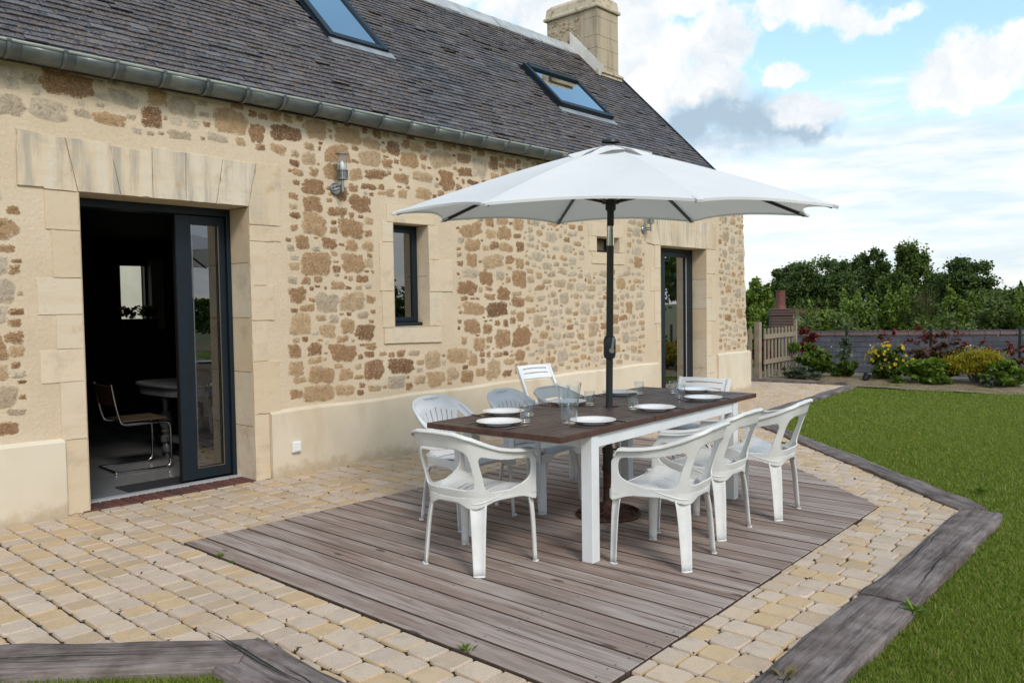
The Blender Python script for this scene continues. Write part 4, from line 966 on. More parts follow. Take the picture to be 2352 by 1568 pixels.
# ground sheets
def sheet(name, x0, x1, y0, y1, nx, ny, zf, m, kind='structure'):
    gx = np.linspace(x0, x1, nx+1); gy = np.linspace(y0, y1, ny+1); V = [(a, b_, zf(a, b_)) for a in gx for b_ in gy]
    F = [(i*(ny+1)+j, (i+1)*(ny+1)+j, (i+1)*(ny+1)+j+1, i*(ny+1)+j+1) for i in range(nx) for j in range(ny)]
    return fast_mesh(name, V, F, m, kind=kind)
def lawn_z(x, y): return -.022-(.012*math.sin(x*1.1)*math.cos(y*.9)+.006*math.sin(x*3+y*2)+.012)*.6
sheet('lawn', -40, 15.02, -60, 8, 110, 136, lawn_z, M_LAWN)
def bed_z(x, y): return -.012+.05*sstep(14.7, 15.1, x)+.014*math.sin(y*5)*math.sin(x*7) if x < 16.2 else .03-2.2*sstep(16.2, 18.2, x)
sheet('flower_bed', 14.0, 18.4, -30, 12, 44, 160, bed_z, M_SOIL)
sheet('ground', -2500, 3500, -2500, 3500, 60, 60, lambda x, y: -2.25, M_FIELD)

# grass blades on the lawn, denser near the camera
def lawn_ok(x, y):
    if x > 14.93+.06*math.sin(y*4): return False
    if inside((x, y), TERR): return False
    if y > -1.05: return False
    return True
def grass():
    N = 190000; V = np.zeros((N*3, 3), np.float32); k = 0; tries = 0
    ok_x = []; ca_, sa_ = math.sin(YAW), math.cos(YAW)
    while k < N and tries < 2200000:
        tries += 1
        dep = 1.6*math.exp(random.random()*math.log(17/1.6)); u = random.uniform(-.70, .70); lat = u*dep
        x = dep*ca_+lat*sa_; y = CAMY+dep*sa_-lat*ca_
        if not lawn_ok(x, y): continue
        # keep clear of the sleepers, but let tufts lean over their outer edge
        d1 = abs((x-6.04)-(y+4.69))/1.414 if 6 < x < 9.3 else 9
        if 6.0 < x < 9.35 and (x-6.04)-(y+4.69) > 0 and d1 < .20+random.gauss(0, .015): continue
        if 9.2 < x < 14 and y > -1.46+(x-9.3)*.0935-.15+random.gauss(0, .01): continue
        if 1.2 < x < 6.25 and -4.93+random.gauss(0, .015)-(0 if x > 3.97 else .09) < y < -4.6: continue
        if 1.54-.0+random.gauss(0, .015) < x < 1.9 and -4.8 < y < -2.9: continue
        if x < 1.9 and y > -3.4 and abs((x-1.785)+(y+3.02)) < .30+random.gauss(0, .015) and y > -3.2-(x-1.785): continue
        ln = random.uniform(.012, .030)*(1.3 if random.random() < .06 else 1); wd = .0018+dep*.00050
        if random.random() < .04: ln *= 1.35
        a = random.uniform(0, 6.283); le = random.uniform(.2, .9)*ln; b_ = random.uniform(0, 6.283)
        z = lawn_z(x, y); cx, sx = math.cos(a)*wd, math.sin(a)*wd
        V[k*3] = (x-cx, y-sx, z); V[k*3+1] = (x+cx, y+sx, z); V[k*3+2] = (x+math.cos(b_)*le, y+math.sin(b_)*le, z+ln); k += 1
    V = V[:k*3]; F = np.arange(k*3).reshape(-1, 3)
    return fast_mesh('lawn_grass', V, F, M_GRASS, kind='stuff')
g_o = grass(); tag(g_o, 'short mown green grass covering the lawn', 'grass')

# ------------------------------------------------------------------ table
TC, TRZ = (4.478, -2.950), R(3.1)
table = thing('garden_table', 'long extending garden table with dark slatted top and white legs', 'table', (*TC, .006), TRZ)
HL, HW, TT = 1.236, .487, .734
def slats(m, x0, x1, y0, y1, along, n, gap=.009, t0=.706, t1=TT):
    if along == 'x':
        w_ = (y1-y0)/n
        for k in range(n): m.box(x0, x1, y0+k*w_+gap/2, y0+(k+1)*w_-gap/2, t0+.004, t1-.001)
    else:
        w_ = (x1-x0)/n
        for k in range(n): m.box(x0+k*w_+gap/2, x0+(k+1)*w_-gap/2, y0, y1, t0+.004, t1-.001)
secs = [(-HL, -.275, 'x'), (-.268, .312, 'y'), (.319, HL, 'x')]
for x0, x1, al in secs:
    m = MB(); fr = .062
    m.box(x0, x0+fr, -HW+.02, HW-.02, .706, TT); m.box(x1-fr, x1, -HW+.02, HW-.02, .706, TT)
    m.box(x0+fr+.003, x1-fr-.003, -HW+.02, -HW+fr, .706, TT); m.box(x0+fr+.003, x1-fr-.003, HW-fr, HW-.02, .706, TT)
    if al == 'x': slats(m, x0+fr+.004, x1-fr-.004, -HW+fr+.003, HW-fr-.003, 'x', 14)
    else:
        slats(m, x0+fr+.004, x1-fr-.004, .05, HW-fr-.003, 'y', 8); slats(m, x0+fr+.004, x1-fr-.004, -HW+fr+.003, -.05, 'y', 8); slats(m, x0+fr+.004, -.05, -.046, .046, 'x', 2); slats(m, .05, x1-fr-.004, -.046, .046, 'x', 2)
    to = m.build('tabletop', [M_TOP], table, bevel=.003)
    for ya, yb in ((-HW, -HW+.0195), (HW-.0195, HW)): e = MB(); e.box(x0, x1, ya, yb, .703, TT+.0005); e.build('edge', [M_EDGE], to, bevel=.003)
for xa, xb in ((-HL-.012, -HL-.001), (HL+.001, HL+.012)): e = MB(); e.box(xa, xb, -HW, HW, .703, TT+.0005); e.build('end_edge', [M_EDGE], table, bevel=.003)
LX0, LX1, LY = -.912, .912, .438
for sx in (LX0, LX1):
    for sy in (-LY, LY):
        m = MB(); m.box(sx-.036, sx+.036, sy-.036, sy+.036, -.001, .701); m.build('leg', [M_WHITEPAINT], table, bevel=.003)
m = MB()
for sy in (-LY-.012, LY+.012): m.box(LX0+.0365, LX1-.0365, sy-.012, sy+.012, .629, .701)
for sx in (LX0, LX1): m.box(sx-.012, sx+.012, -LY+.0365, LY-.0365, .629, .701)
m.build('apron', [M_WHITEPAINT], table, bevel=.003)

# ------------------------------------------------------------------ plastic armchairs
LO = catmull([(0, -.205), (.09, -.204), (.155, -.188), (.196, -.140), (.220, -.05), (.243, .06), (.258, .15), (.266, .215)], 80)
HI = catmull([(0, -.300), (.11, -.297), (.195, -.268), (.238, -.195), (.255, -.09), (.268, .04), (.276, .14), (.280, .205)], 80)
SL = np.concatenate([[0], np.cumsum(np.linalg.norm(np.diff(LO, axis=0), axis=1))]); LH = SL[-1]
def plan(a, k):
    s = abs(a)/LH; i = min(s, 1.0)*80; lo = [np.interp(i, range(81), LO[:, j]) for j in (0, 1)]; hi = [np.interp(i, range(81), HI[:, j]) for j in (0, 1)]
    return ((lo[0]+(hi[0]-lo[0])*k)*(1 if a >= 0 else -1), lo[1]+(hi[1]-lo[1])*k)
def seat_half(y): return float(np.interp(y, LO[:, 1], LO[:, 0])) if y > -.2049 else 0.0
def leg_mesh(top, bot_, wt, wb, out, zt=.425):
    """open channel leg, concave outwards, with a small foot plate"""
    m = MB(); o = Vector((*out, 0)).normalized(); e = Vector((-o.y, o.x, 0)); n, k = 9, 10; vs = []
    for i in range(k+1):
        f = i/k; z = zt*(1-f); c = Vector((*top, 0)).lerp(Vector((*bot_, 0)), f**.85); w_ = wt+(wb-wt)*f**.7+.020*max(0, 1-f/.16)**2
        for j in range(n):
            q_ = -1+2*j/(n-1); off = .016*(abs(q_)**2.2)-.010-.030*(1-f)**6
            vs.append(c+e*(q_*w_/2)+o*off+Vector((0, 0, z)))
    m.add(vs, [(i*n+j, i*n+j+1, (i+1)*n+j+1, (i+1)*n+j) for i in range(k) for j in range(n-1)])
    # sole
    c = Vector((*bot_, 0)); sol = [c+e*(q_*wb/2*1.04)+o*(-.012) for q_ in (-1, 1)]+[c+e*(math.cos(a)*wb/2*1.06)+o*(.008+.012*math.sin(a)) for a in np.linspace(0, math.pi, 8)]
    m.add([p+Vector((0, 0, .004)) for p in sol], [tuple(range(len(sol)))]); return m
def seat_sheet(slits, hw, zf, y0, y1, ny=64):
    def fn(x, y):
        d = smin(.012, hw(y)-abs(x), y1-y, y-y0) if hw(y) > 0 else -.01
        for sx, sw, ya, yb in slits: d = min(d, max(abs(x-sx)-sw, ya-y, y-yb))
        return d
    return iso_sheet(fn, -.285, .285, 200, y0-.01, y1+.01, ny, lambda x, y: (x, y, zf(x, y)))
def armchair_a(label, group, loc, rz):
    t = thing('garden_armchair', label, 'chair', loc, rz, group)
    def zf(x, y): return .432-.055*sstep(.16, -.2, y)-.010*(1-(x/.22)**2)*sstep(-.2, .0, y)-.022*sstep(.175, .225, y)+.016*sstep(.17, .26, abs(x))
    vs, fs = seat_sheet([(sx, .0058, -.11+abs(sx)*.25, .095-abs(sx)*.2) for sx in (-.105, -.063, -.021, .021, .063, .105)], lambda y: seat_half(y)+.004, zf, -.204, .226)
    MB().add(vs, fs).build('seat', [M_WHITEPL], t, smooth=50, solid=.006)
    TOP = [(0, .770), (.10, .766), (.19, .738), (.27, .700), (.34, .668), (.40, .650), (.46, .644), (.52, .642), (.58, .636), (.7, .63)]
    BW_ = [(0, .092), (.1, .088), (.2, .080), (.3, .070), (.4, .056), (.55, .045), (.7, .045)]
    def T(a): return interp(a, TOP)
    def pil(z): return .222-.035*sstep(.42, .70, z)
    def fn(a, z):
        A = abs(a); T_ = T(A); w_ = interp(A, BW_)
        base = smin(.018, T_-z, (LH-.004-.10*sstep(.60, .66, z)*0)-A+.0) ; base = min(base, z-.385)
        hole = smin(.020, T_-w_-z, z-(.452), pil(z)-.026-A)                     # central opening of the back
        side = smin(.022, T_-w_-z, z-(.430+.05*sstep(.36, .56, A)), A-pil(z)-.030+.012*sstep(.5, .66, z), LH-.052-A)
        return min(base, -hole, -side)
    def mp(a, z):
        k = (z-.42)/.33; x, y = plan(a, k)
        A = abs(a); drop = sstep(LH-.075, LH, A)
        return (x, y-.02*drop*sstep(.56, .64, z), z-.030*drop*sstep(.55, .64, z))
    vs, fs = iso_sheet(fn, -LH-.01, LH+.01, 150, .37, .79, 66, mp)
    MB().add(vs, fs).build('back_and_arms', [M_WHITEPL], t, smooth=60, solid=.0085)
    # rolled lip along the top of back and arms
    lip = MB(); N = 90; vs = []
    for i in range(N+1):
        a = -LH+.012+(2*LH-.024)*i/N; z = T(abs(a))-.003; x, y, z_ = mp(a, z); A = abs(a); wv = .017+.014*sstep(.3, .5, A)
        x2, y2 = plan(a, (z-.42)/.33+.12); o = Vector((x2-x, y2-y, 0)); o = o.normalized() if o.length > 1e-5 else Vector((1 if a > 0 else -1, 0, 0))
        if A > .3: o = o.lerp(Vector((1 if a > 0 else -1, 0, 0)), sstep(.3, .42, A))
        for q_, dz in ((-.6, -.004), (-.3, .003), (.3, .003), (.75, -.003), (1.0, -.012)): vs.append((x+o.x*wv*q_, y+o.y*wv*q_, z_+dz))
    lip.add(vs, [(i*5+j, i*5+j+1, (i+1)*5+j+1, (i+1)*5+j) for i in range(N) for j in range(4)])
    lip.build('top_lip', [M_WHITEPL], t, smooth=60, solid=.005)
    # skirt under the seat with arches between the legs
    def sk(a, z):
        A = abs(a); cut = .352+.030*(1-sstep(.05, .19, abs(A-.39)))+.026*(1-sstep(.05, .14, A))
        return min(.432-.03*(1-sstep(0, .3, A))-z, z-cut, LH-A)
    vs, fs = iso_sheet(sk, -LH-.005, LH+.005, 110, .335, .44, 18, lambda a, z: (*plan(a, (z-.42)/.33*.3), z))
    ap = MB().add(vs, fs)
    vs, fs = iso_sheet(lambda x, z: min(.412-z, z-(.356+.022*(1-sstep(.10, .22, abs(x)))), .262-abs(x)), -.268, .268, 50, .335, .42, 16, lambda x, z: (x, .222, z))
    ap.add(vs, fs).build('apron', [M_WHITEPL], t, smooth=60, solid=.006)
    for s in (-1, 1):
        leg_mesh((s*.168, -.158), (s*.198, -.190), .098, .060, (s*.8, -1)).build('leg', [M_WHITEPL], t, smooth=50, solid=.005)
        leg_mesh((s*.246, .190), (s*.262, .205), .066, .044, (s*1, .45), .44).build('leg', [M_WHITEPL], t, smooth=50, solid=.005)
    return t
CHG = 'white plastic chairs set round the garden table'
ZD = .006
chA = armchair_a('grey-white armchair at the near head of the table, back to the camera', CHG, (3.18, -2.945, ZD), R(-90+3))
def at_feet(rn, rf):
    a, b_ = np.array(rn), np.array(rf); d = b_-a; rz = math.atan2(d[1], d[0]); f = np.array([-math.sin(rz), math.cos(rz)])
    m = (a+b_)/2+f*.19; return (float(m[0]), float(m[1]), ZD), rz
for rn, rf, lb in (((3.757, -3.937), (4.155, -3.876), 'grey-white armchair nearest the camera on the lawn side of the table'),
                   ((4.395, -3.800), (4.786, -3.779), 'middle one of the three grey-white armchairs on the lawn side'),
                   ((5.033, -3.864), (5.428, -3.822), 'grey-white armchair on the lawn side, farthest from the camera')):
    l, rz = at_feet(rn, rf); dup(chA, l, rz, lb)
dup(chA, (5.03, -2.245, ZD), R(180+4), 'grey-white armchair on the house side, half hidden behind the glass jug')

def armchair_b(label, group, loc, rz):
    t = thing('round_back_armchair', label, 'chair', loc, rz, group)
    def zf(x, y): return .436-.045*sstep(.16, -.2, y)-.012*(1-(x/.22)**2)*sstep(-.2, .0, y)-.030*sstep(.165, .226, y)+.012*sstep(.17, .26, abs(x))
    vs, fs = seat_sheet([], lambda y: seat_half(y)+.004, zf, -.204, .226, 40)
    MB().add(vs, fs).build('seat', [M_WHITEPL2], t, smooth=50, solid=.008)
    TOP = [(0, .805), (.06, .802), (.12, .788), (.18, .760), (.24, .716), (.29, .668), (.34, .632), (.39, .612), (.45, .604), (.52, .602), (.7, .60)]
    def T(a): return interp(a, TOP)
    def ph(z): return .098+.068*sstep(.42, .74, z)
    def wd(A): return .062-.012*sstep(.3, .5, A)
    def fn(a, z):
        A = abs(a); T_ = T(A); slope = math.sqrt(1+((T(A+.01)-T(max(0, A-.01)))/.02)**2); w_ = wd(A)*min(slope, 1.5)
        base = min(smin(.018, T_-z, LH-.004-A), z-.40)
        side = smin(.012, T_-w_-z, z-.440, A-ph(z), LH-.055-A)
        gap = smin(.008, T_-w_-z, z-(T_-w_-.014), ph(z)-.02-A)   # thin shadow line below the hoop
        d = min(base, -side)
        if A < ph(z)-.012:
            for c in range(-3, 4): d = min(d, max(abs(a-c*.040*(.72+.9*(z-.42)))-.0042, .52-z, z-.722+abs(c)*.012))
        return d
    def mp(a, z):
        k = (z-.42)/.33; x, y = plan(a, k); A = abs(a); drop = sstep(LH-.075, LH, A)
        hoop = sstep(T(A)-wd(A)*1.3, T(A)-wd(A)*.6, z)
        y2 = y-.012*hoop*sstep(.4, .2, A)+(.016 if A < ph(z) else 0)*(1-hoop)*sstep(.45, .55, z)
        return (x, y2, z-.03*drop*sstep(.52, .6, z))
    vs, fs = iso_sheet(fn, -LH-.01, LH+.01, 340, .39, .815, 76, mp)
    MB().add(vs, fs).build('back_and_arms', [M_WHITEPL2], t, smooth=60, solid=.012)
    lip = MB(); N = 90; vs = []
    for i in range(N+1):
        a = -LH+.012+(2*LH-.024)*i/N; A = abs(a); z = T(A)-.004; x, y, z_ = mp(a, z); x2, y2 = plan(a, (z-.42)/.33+.12); o = Vector((x2-x, y2-y, 0)); o = o.normalized() if o.length > 1e-5 else Vector((1 if a > 0 else -1, 0, 0))
        if A > .3: o = o.lerp(Vector((1 if a > 0 else -1, 0, 0)), sstep(.3, .42, A))
        wv = .016+.012*sstep(.3, .5, A)
        for q_, dz in ((-.8, -.008), (-.35, .004), (.35, .004), (.9, -.006), (1.1, -.020)): vs.append((x+o.x*wv*q_, y+o.y*wv*q_, z_+dz))
    lip.add(vs, [(i*5+j, i*5+j+1, (i+1)*5+j+1, (i+1)*5+j) for i in range(N) for j in range(4)])
    lip.build('hoop_lip', [M_WHITEPL2], t, smooth=60, solid=.006)
    def sk(a, z):
        A = abs(a); cut = .345+.040*(1-sstep(.05, .18, abs(A-.39)))+.035*(1-sstep(.05, .15, A))
        return min(.436-.03*(1-sstep(0, .3, A))-z, z-cut, LH-A)
    vs, fs = iso_sheet(sk, -LH-.005, LH+.005, 110, .335, .445, 18, lambda a, z: (*plan(a, (z-.42)/.33*.3), z)); ap = MB().add(vs, fs)
    vs, fs = iso_sheet(lambda x, z: min(.408-z, z-(.345+.045*(1-sstep(.08, .2, abs(x)))), .262-abs(x)), -.268, .268, 50, .335, .42, 16, lambda x, z: (x, .222, z))
    ap.add(vs, fs).build('apron', [M_WHITEPL2], t, smooth=60, solid=.006)
    for s in (-1, 1):
        leg_mesh((s*.172, -.160), (s*.205, -.205), .085, .055, (s*.8, -1)).build('leg', [M_WHITEPL2], t, smooth=50, solid=.006)
        leg_mesh((s*.238, .190), (s*.250, .212), .085, .056, (s*.8, 1), .43).build('leg', [M_WHITEPL2], t, smooth=50, solid=.006)
    return t
chB = armchair_b('white round-backed slatted chair at the table corner nearest the open door', CHG, (3.80, -2.235, ZD), R(180+2))
dup(chB, (4.43, -2.330, ZD), R(180+6), 'white round-backed slatted chair between its twin and the glass jug')

def folding_chair(label, group, loc, rz):
    t = thing('folding_chair', label, 'chair', loc, rz, group)      # faces +y
    H_, W_ = .80, .43
    a, b_ = Vector((0, .10, .02)), Vector((0, -.235, H_))            # long frame: front foot to top of back
    up = (b_-a).normalized()
    for s in (-1, 1):
        m = MB(); m.bar((s*W_/2, .165, .0), (s*W_/2, -.235, H_), .022, .040, up=(0, 1, .5)); m.build('leg', [M_WHITEPAINT], t, bevel=.003)
        m = MB(); m.bar((s*(W_/2-.03), -.20, .0), (s*(W_/2-.03), .19, .43), .020, .036, up=(0, 1, -.9)); m.build('leg', [M_WHITEPAINT], t, bevel=.003)
    d = Vector((0, .165, .0)); e = Vector((0, -.235, H_)); dr = (e-d).normalized(); nz = Vector((1, 0, 0)).cross(dr)
    def fn(x, s):
        f = min(W_/2-.012-abs(x), s, .150-s)
        for c in (.055, .105): f = min(f, max(abs(s-c-.006*(1-(x/.2)**2))-.006, abs(x)-.165))
        return f
    L_ = (e-d).length
    vs, fs = iso_sheet(fn, -W_/2, W_/2, 60, -.005, .155, 40, lambda x, s: tuple(d+dr*(L_-.150+s-.002)+Vector((x, 0, 0))+nz*(-.012*(1-(x/.2)**2))))
    MB().add(vs, fs).build('backrest', [M_WHITEPAINT], t, smooth=40, solid=.018)
    m = MB()
    for k in range(7): m.box(-W_/2+.03, W_/2-.03, -.155+k*.053, -.155+k*.053+.042, .425, .445)
    m.box(-W_/2+.035, -W_/2+.06, -.15, .215, .405, .4245); m.box(W_/2-.06, W_/2-.035, -.15, .215, .405, .4245)
    m.build('seat', [M_WHITEPAINT], t, bevel=.004)
    m = MB(); m.tube([(-W_/2+.03, .145, .05), (W_/2-.03, .145, .05)], .010, 8); m.tube([(-W_/2+.03, -.17, .05), (W_/2-.03, -.17, .05)], .010, 8); m.build('crossbar', [M_WHITEPAINT], t, smooth=40)
    return t
chC = folding_chair('white folding chair at the far head of the table', CHG, (5.78, -2.80, .006), R(90+2))
dup(chC, (6.42, -.78, .0), R(180-8), 'white folding chair standing apart by the house wall', 'white folding garden chairs'); chC['group'] = CHG

# ------------------------------------------------------------------ parasol (leans slightly towards the camera)
AX = Vector((-.039, -.048, 1)).normalized(); E1 = Vector((0, 1, 0)).cross(AX).normalized(); E2 = AX.cross(E1)
par = thing('garden_parasol', 'big white octagonal parasol through the table, on a rusty base', 'parasol', (4.465, -2.927, .006))
MU = Matrix((E1, E2, AX)).transposed().to_4x4()
def U(x, y, z): return MU @ Vector((x, y, z))
ROT, RU, ZR, ZA = -.642, 1.395, 2.006, 2.425
def rib_z(f): return ZR+(ZA-ZR)*(1-f**1.18)           # slightly sprung ribs
def can_pt(k, u, f, z0=0.0, R_=RU):
    a0, a1 = ROT+k*math.pi/4, ROT+(k+1)*math.pi/4
    p0 = Vector((math.cos(a0), math.sin(a0), 0)); p1 = Vector((math.cos(a1), math.sin(a1), 0)); p = p0.lerp(p1, u)
    sc_ = 1-.070*(4*u*(1-u))*f**2.5                      # scalloped hem between rib tips
    sag = -.020*(4*u*(1-u))*math.sin(math.pi*f)+.030*(4*u*(1-u))*f**4
    return U(p.x*R_*f*sc_, p.y*R_*f*sc_, rib_z(f)+sag+z0)
cm = MB(); nu, nf = 10, 18
for k in range(8):
    vs = [can_pt(k, i/nu, .10+.90*j/nf) for i in range(nu+1) for j in range(nf+1)]
    cm.add(vs, [(i*(nf+1)+j, (i+1)*(nf+1)+j, (i+1)*(nf+1)+j+1, i*(nf+1)+j+1) for i in range(nu) for j in range(nf)])
    hv = [can_pt(k, i/nu, 1.0) for i in range(nu+1)]; hz = [p-AX*.014 for p in hv]
    cm.add(hv+hz, [(i, i+1, nu+2+i, nu+1+i) for i in range(nu)])
co = cm.build('canopy', [M_CANOPY], par, smooth=25, fixn=False)
vm = MB()
for k in range(8):           # vent cap with its loose flapping edge
    vs = []
    for i in range(9):
        for j in range(7):
            f = .02+.185*j/6; p = can_pt(k, i/8, f); fl_ = (j/6)**2
            lift = .016+.010*fl_*math.sin(k*2.1+i*.78)-.012*fl_+(.022*fl_*math.exp(-((k+i/8-6.0)/.55)**2))
            vs.append(p+AX*lift)
    vm.add(vs, [(i*7+j, (i+1)*7+j, (i+1)*7+j+1, i*7+j+1) for i in range(8) for j in range(6)])
vm.build('vent_cap', [M_CANOPY], co, smooth=60, fixn=False)
m = MB(); m.lathe([(.062, ZA+.030), (.058, ZA+.046), (.03, ZA+.058), (.0, ZA+.060)], 20, M=MU); m.build('finial', [M_RIB], par, smooth=40)
for k in range(8):
    a = ROT+k*math.pi/4; c, s = math.cos(a), math.sin(a); m = MB()
    pts = [U(c*RU*f, s*RU*f, rib_z(f)-.016) for f in (.03, .25, .5, .75, .985)]
    for i in range(4): m.bar(pts[i], pts[i+1], .014, .020, up=AX)
    rb = m.build('rib', [M_RIB], par)
    m = MB(); m.bar(U(c*.03, s*.03, 2.075), U(c*RU*.48, s*RU*.48, rib_z(.48)-.026), .012, .016, up=AX); m.build('strut', [M_RIB], rb)
    m = MB(); tip = can_pt(k, 0, 1.0); i_ = can_pt(k, 0, .955); m.bar(i_-AX*.010, tip-AX*.008+(tip-i_)*.15, .034, .020, up=AX); m.build('tip_pocket', [M_CANOPY], rb, bevel=.004)
def poleseg(name, z0, z1, r, mt, n=20, extra=None):
    m = MB(); m.lathe(extra or [(r, z0), (r, z1)], n, M=MU); return m.build(name, [mt], par, smooth=40)
poleseg('pole', .30, 1.80, .0228, M_POLE); poleseg('chrome_sleeve', 1.80, 1.925, .0232, M_CHROME); poleseg('upper_pole', 1.925, ZA-.02, .0225, M_RIB)
poleseg('runner', 0, 0, 0, M_RIB, 24, [(.024, 2.02), (.034, 2.03), (.034, 2.062), (.055, 2.066), (.055, 2.088), (.024, 2.092)])
m = MB(); m.lathe([(.024, 1.060), (.034, 1.066), (.040, 1.085), (.040, 1.185), (.033, 1.205), (.024, 1.212)], 20, M=MU)
cb = m.build('crank_housing', [M_POLE], par, smooth=40)
cd = Vector((-.62, -.78, 0)).normalized(); cs = Vector((cd.y, -cd.x, 0)); o0 = U(0, 0, 1.115)+cd*.046
m = MB(); m.bar(o0+cd*.006, o0+cd*.010+Vector((0, 0, .085))-cs*.012, .016, .010, up=cd); MM = Matrix.Translation(o0) @ cd.to_track_quat('Z', 'Y').to_matrix().to_4x4(); m.lathe([(.016, -.008), (.017, .010), (.0, .013)], 16, M=MM)
m.build('crank_handle', [M_HANDLE], cb, smooth=40)
m = MB(); MM = Matrix.Translation(o0) @ cd.to_track_quat('Z', 'Y').to_matrix().to_4x4(); m.lathe([(.011, .0132), (.0, .0136)], 16, M=MM); m.build('badge', [mat('multicolour_badge', lambda q: q.ramp(q.noise(q.obj(), 90, 1), [(0.35, (.5, .5, .45)), (.5, (.45, .1, .05)), (.6, (.5, .45, .1)), (.7, (.1, .35, .4))], 'CONSTANT'), .4)], cb)
base = MB(); base.lathe([(.215, 0), (.222, .010), (.215, .022), (.195, .026), (.185, .018), (.12, .020), (.075, .045), (.05, .075), (.036, .095), (.033, .13), (.033, .30), (.040, .305), (.040, .33), (.034, .335), (.033, .415), (.037, .42), (.037, .455), (.026, .46)], 32)
for k in range(8):
    a = k*math.pi/4; pts = [Vector((.05*math.cos(a), .05*math.sin(a), .07))]
    for i in range(7):
        f = i/6; aa = a+.45*math.sin(f*math.pi); r_ = .06+.145*f; pts.append(Vector((r_*math.cos(aa), r_*math.sin(aa), .052-.022*f+.012*math.sin(f*math.pi))))
    base.tube(pts, .009, 6)
bo = base.build('cast_iron_base', [M_RUST], par, smooth=40)
m = MB()
for z_ in (.44, .255):
    m.tube([(.03, -.012, z_), (.075, -.03, z_)], .006, 8); m.box(.072, .080, -.034, -.026, z_-.02, z_+.02)
m.build('clamp_screw', [M_BLACK], bo)

# ------------------------------------------------------------------ place settings
ZT_ = .006+TT+.001
def plate(x, y, label):
    t = thing('dinner_plate', label, 'plate', (x, y, ZT_), random.uniform(0, 6), 'white plates laid on the table')
    m = MB(); m.lathe([(.0, .003), (.06, .003), (.070, .004), (.085, .011), (.126, .0205), (.131, .0215), (.1325, .0228), (.131, .0243), (.126, .0238), (.088, .0150), (.078, .0085), (.0, .0075)], 48); m.lathe([(.068, .0), (.072, .0), (.074, .006), (.066, .004)], 40)
    m.build('dish', [M_PLATE], t, smooth=60, fixn=False); return t
def rim_of(x, y): return x, y
PL = {'a': (3.409, -2.925), 'b': (3.757, -2.635), 'c': (3.770, -3.325), 'd': (4.404, -2.635), 'e': (5.10, -2.585), 'f': (4.475, -3.290), 'g': (5.145, -3.262), 'h': (5.60, -2.935)}
LB = {'a': 'white plate at the near end of the table', 'b': 'white plate at the near corner on the house side', 'c': 'white plate at the near corner on the lawn side, beside the jug', 'd': 'white plate behind the glass jug',
      'e': 'white plate behind the parasol pole on the house side', 'f': 'white plate beside the parasol pole on the lawn side', 'g': 'white plate at the far corner on the lawn side', 'h': 'white plate at the far head of the table'}
for k, (x, y) in PL.items(): plate(x, y, LB[k])
def tumbler(x, y, label):
    t = thing('drinking_glass', label, 'glass', (x, y, ZT_), 0, 'tumblers on the table')
    m = MB(); m.lathe([(.0, .001), (.032, .001), (.034, .004), (.0355, .0935)], 28); m.lathe([(.0, .012), (.0325, .013)], 28); m.lathe([(.0347, .0925), (.0362, .0935), (.0347, .0945)], 28); m.build('tumbler', [M_TUMBLER], t, smooth=40, fixn=False)
    return t
GL = [((3.572, -2.985), 'tumbler by the plate at the near end'), ((3.800, -2.815), 'tumbler just behind another at the near end'), ((4.445, -2.795), 'tumbler between the glass jug and the parasol pole'), ((4.435, -3.150), 'tumbler beside the parasol pole on the lawn side'),
      ((5.160, -3.070), 'front one of the two tumblers near the far plates'), ((5.405, -2.872), 'tumbler nearest the far head plate'), ((5.205, -2.690), 'tumbler beside the plate behind the pole')]
for (x, y), lb in GL: tumbler(x, y, lb)
jug = thing('glass_jug', 'tall tapered glass water jug with a pouring lip', 'jug', (3.70, -3.205, ZT_), R(40))
m = MB(); n = 40; prof = [(.0, .012), (.040, .012), (.044, .018), (.050, .09), (.060, .16), (.072, .232)]; po = [(.0, 0), (.044, 0), (.047, .005), (.053, .09), (.063, .16), (.0755, .232)]
vs = []; allp = po
for r_, z_ in allp:
    for j in range(n):
        a = 2*math.pi*j/n; sp = math.exp(-(a-math.pi)**2/.08)*sstep(.15, .232, z_); dip = -.020*math.exp(-(abs(a-math.pi)-.55)**2/.10)*sstep(.19, .232, z_)
        vs.append((r_*math.cos(a)*(1+.30*sp), r_*math.sin(a)*(1+.10*sp), z_+dip+.006*sp))
m.add(vs, [(i*n+j, i*n+(j+1) % n, (i+1)*n+(j+1) % n, (i+1)*n+j) for i in range(len(allp)-1) for j in range(n)]); m.build('vessel', [M_TUMBLER], jug, smooth=40, fixn=False)
m = MB()
for z_ in (.105, .114, .122): m.lathe([(.0545+(z_-.09)*.14, z_), (.0565+(z_-.09)*.14, z_+.002), (.0545+(z_-.09)*.14, z_+.004)], 32)
m.build('ribbed_band', [M_TUMBLER], jug, smooth=40)
m = MB(); m.tube([(.062, 0, .195), (.105, 0, .20), (.118, 0, .16), (.105, 0, .08), (.070, 0, .052), (.052, 0, .055)], [.010, .009, .008, .008, .009, .010], 10); m.build('handle', [M_TUMBLER], jug, smooth=60)
def fork(x, y, rz, label):
    t = thing('table_fork', label, 'fork', (x, y, ZT_), rz, 'forks on the table'); m = MB()
    m.bar((-.10, 0, .003), (-.02, 0, .004), .011, .003); m.bar((-.02, 0, .004), (.035, 0, .010), .006, .003); m.box(.035, .06, -.011, .011, .0085, .0112)
    for k in range(4): m.bar((.06, -.009+k*.006, .010), (.10, -.009+k*.006, .016), .003, .002)
    m.build('fork_body', [M_STEEL], t, bevel=.001)
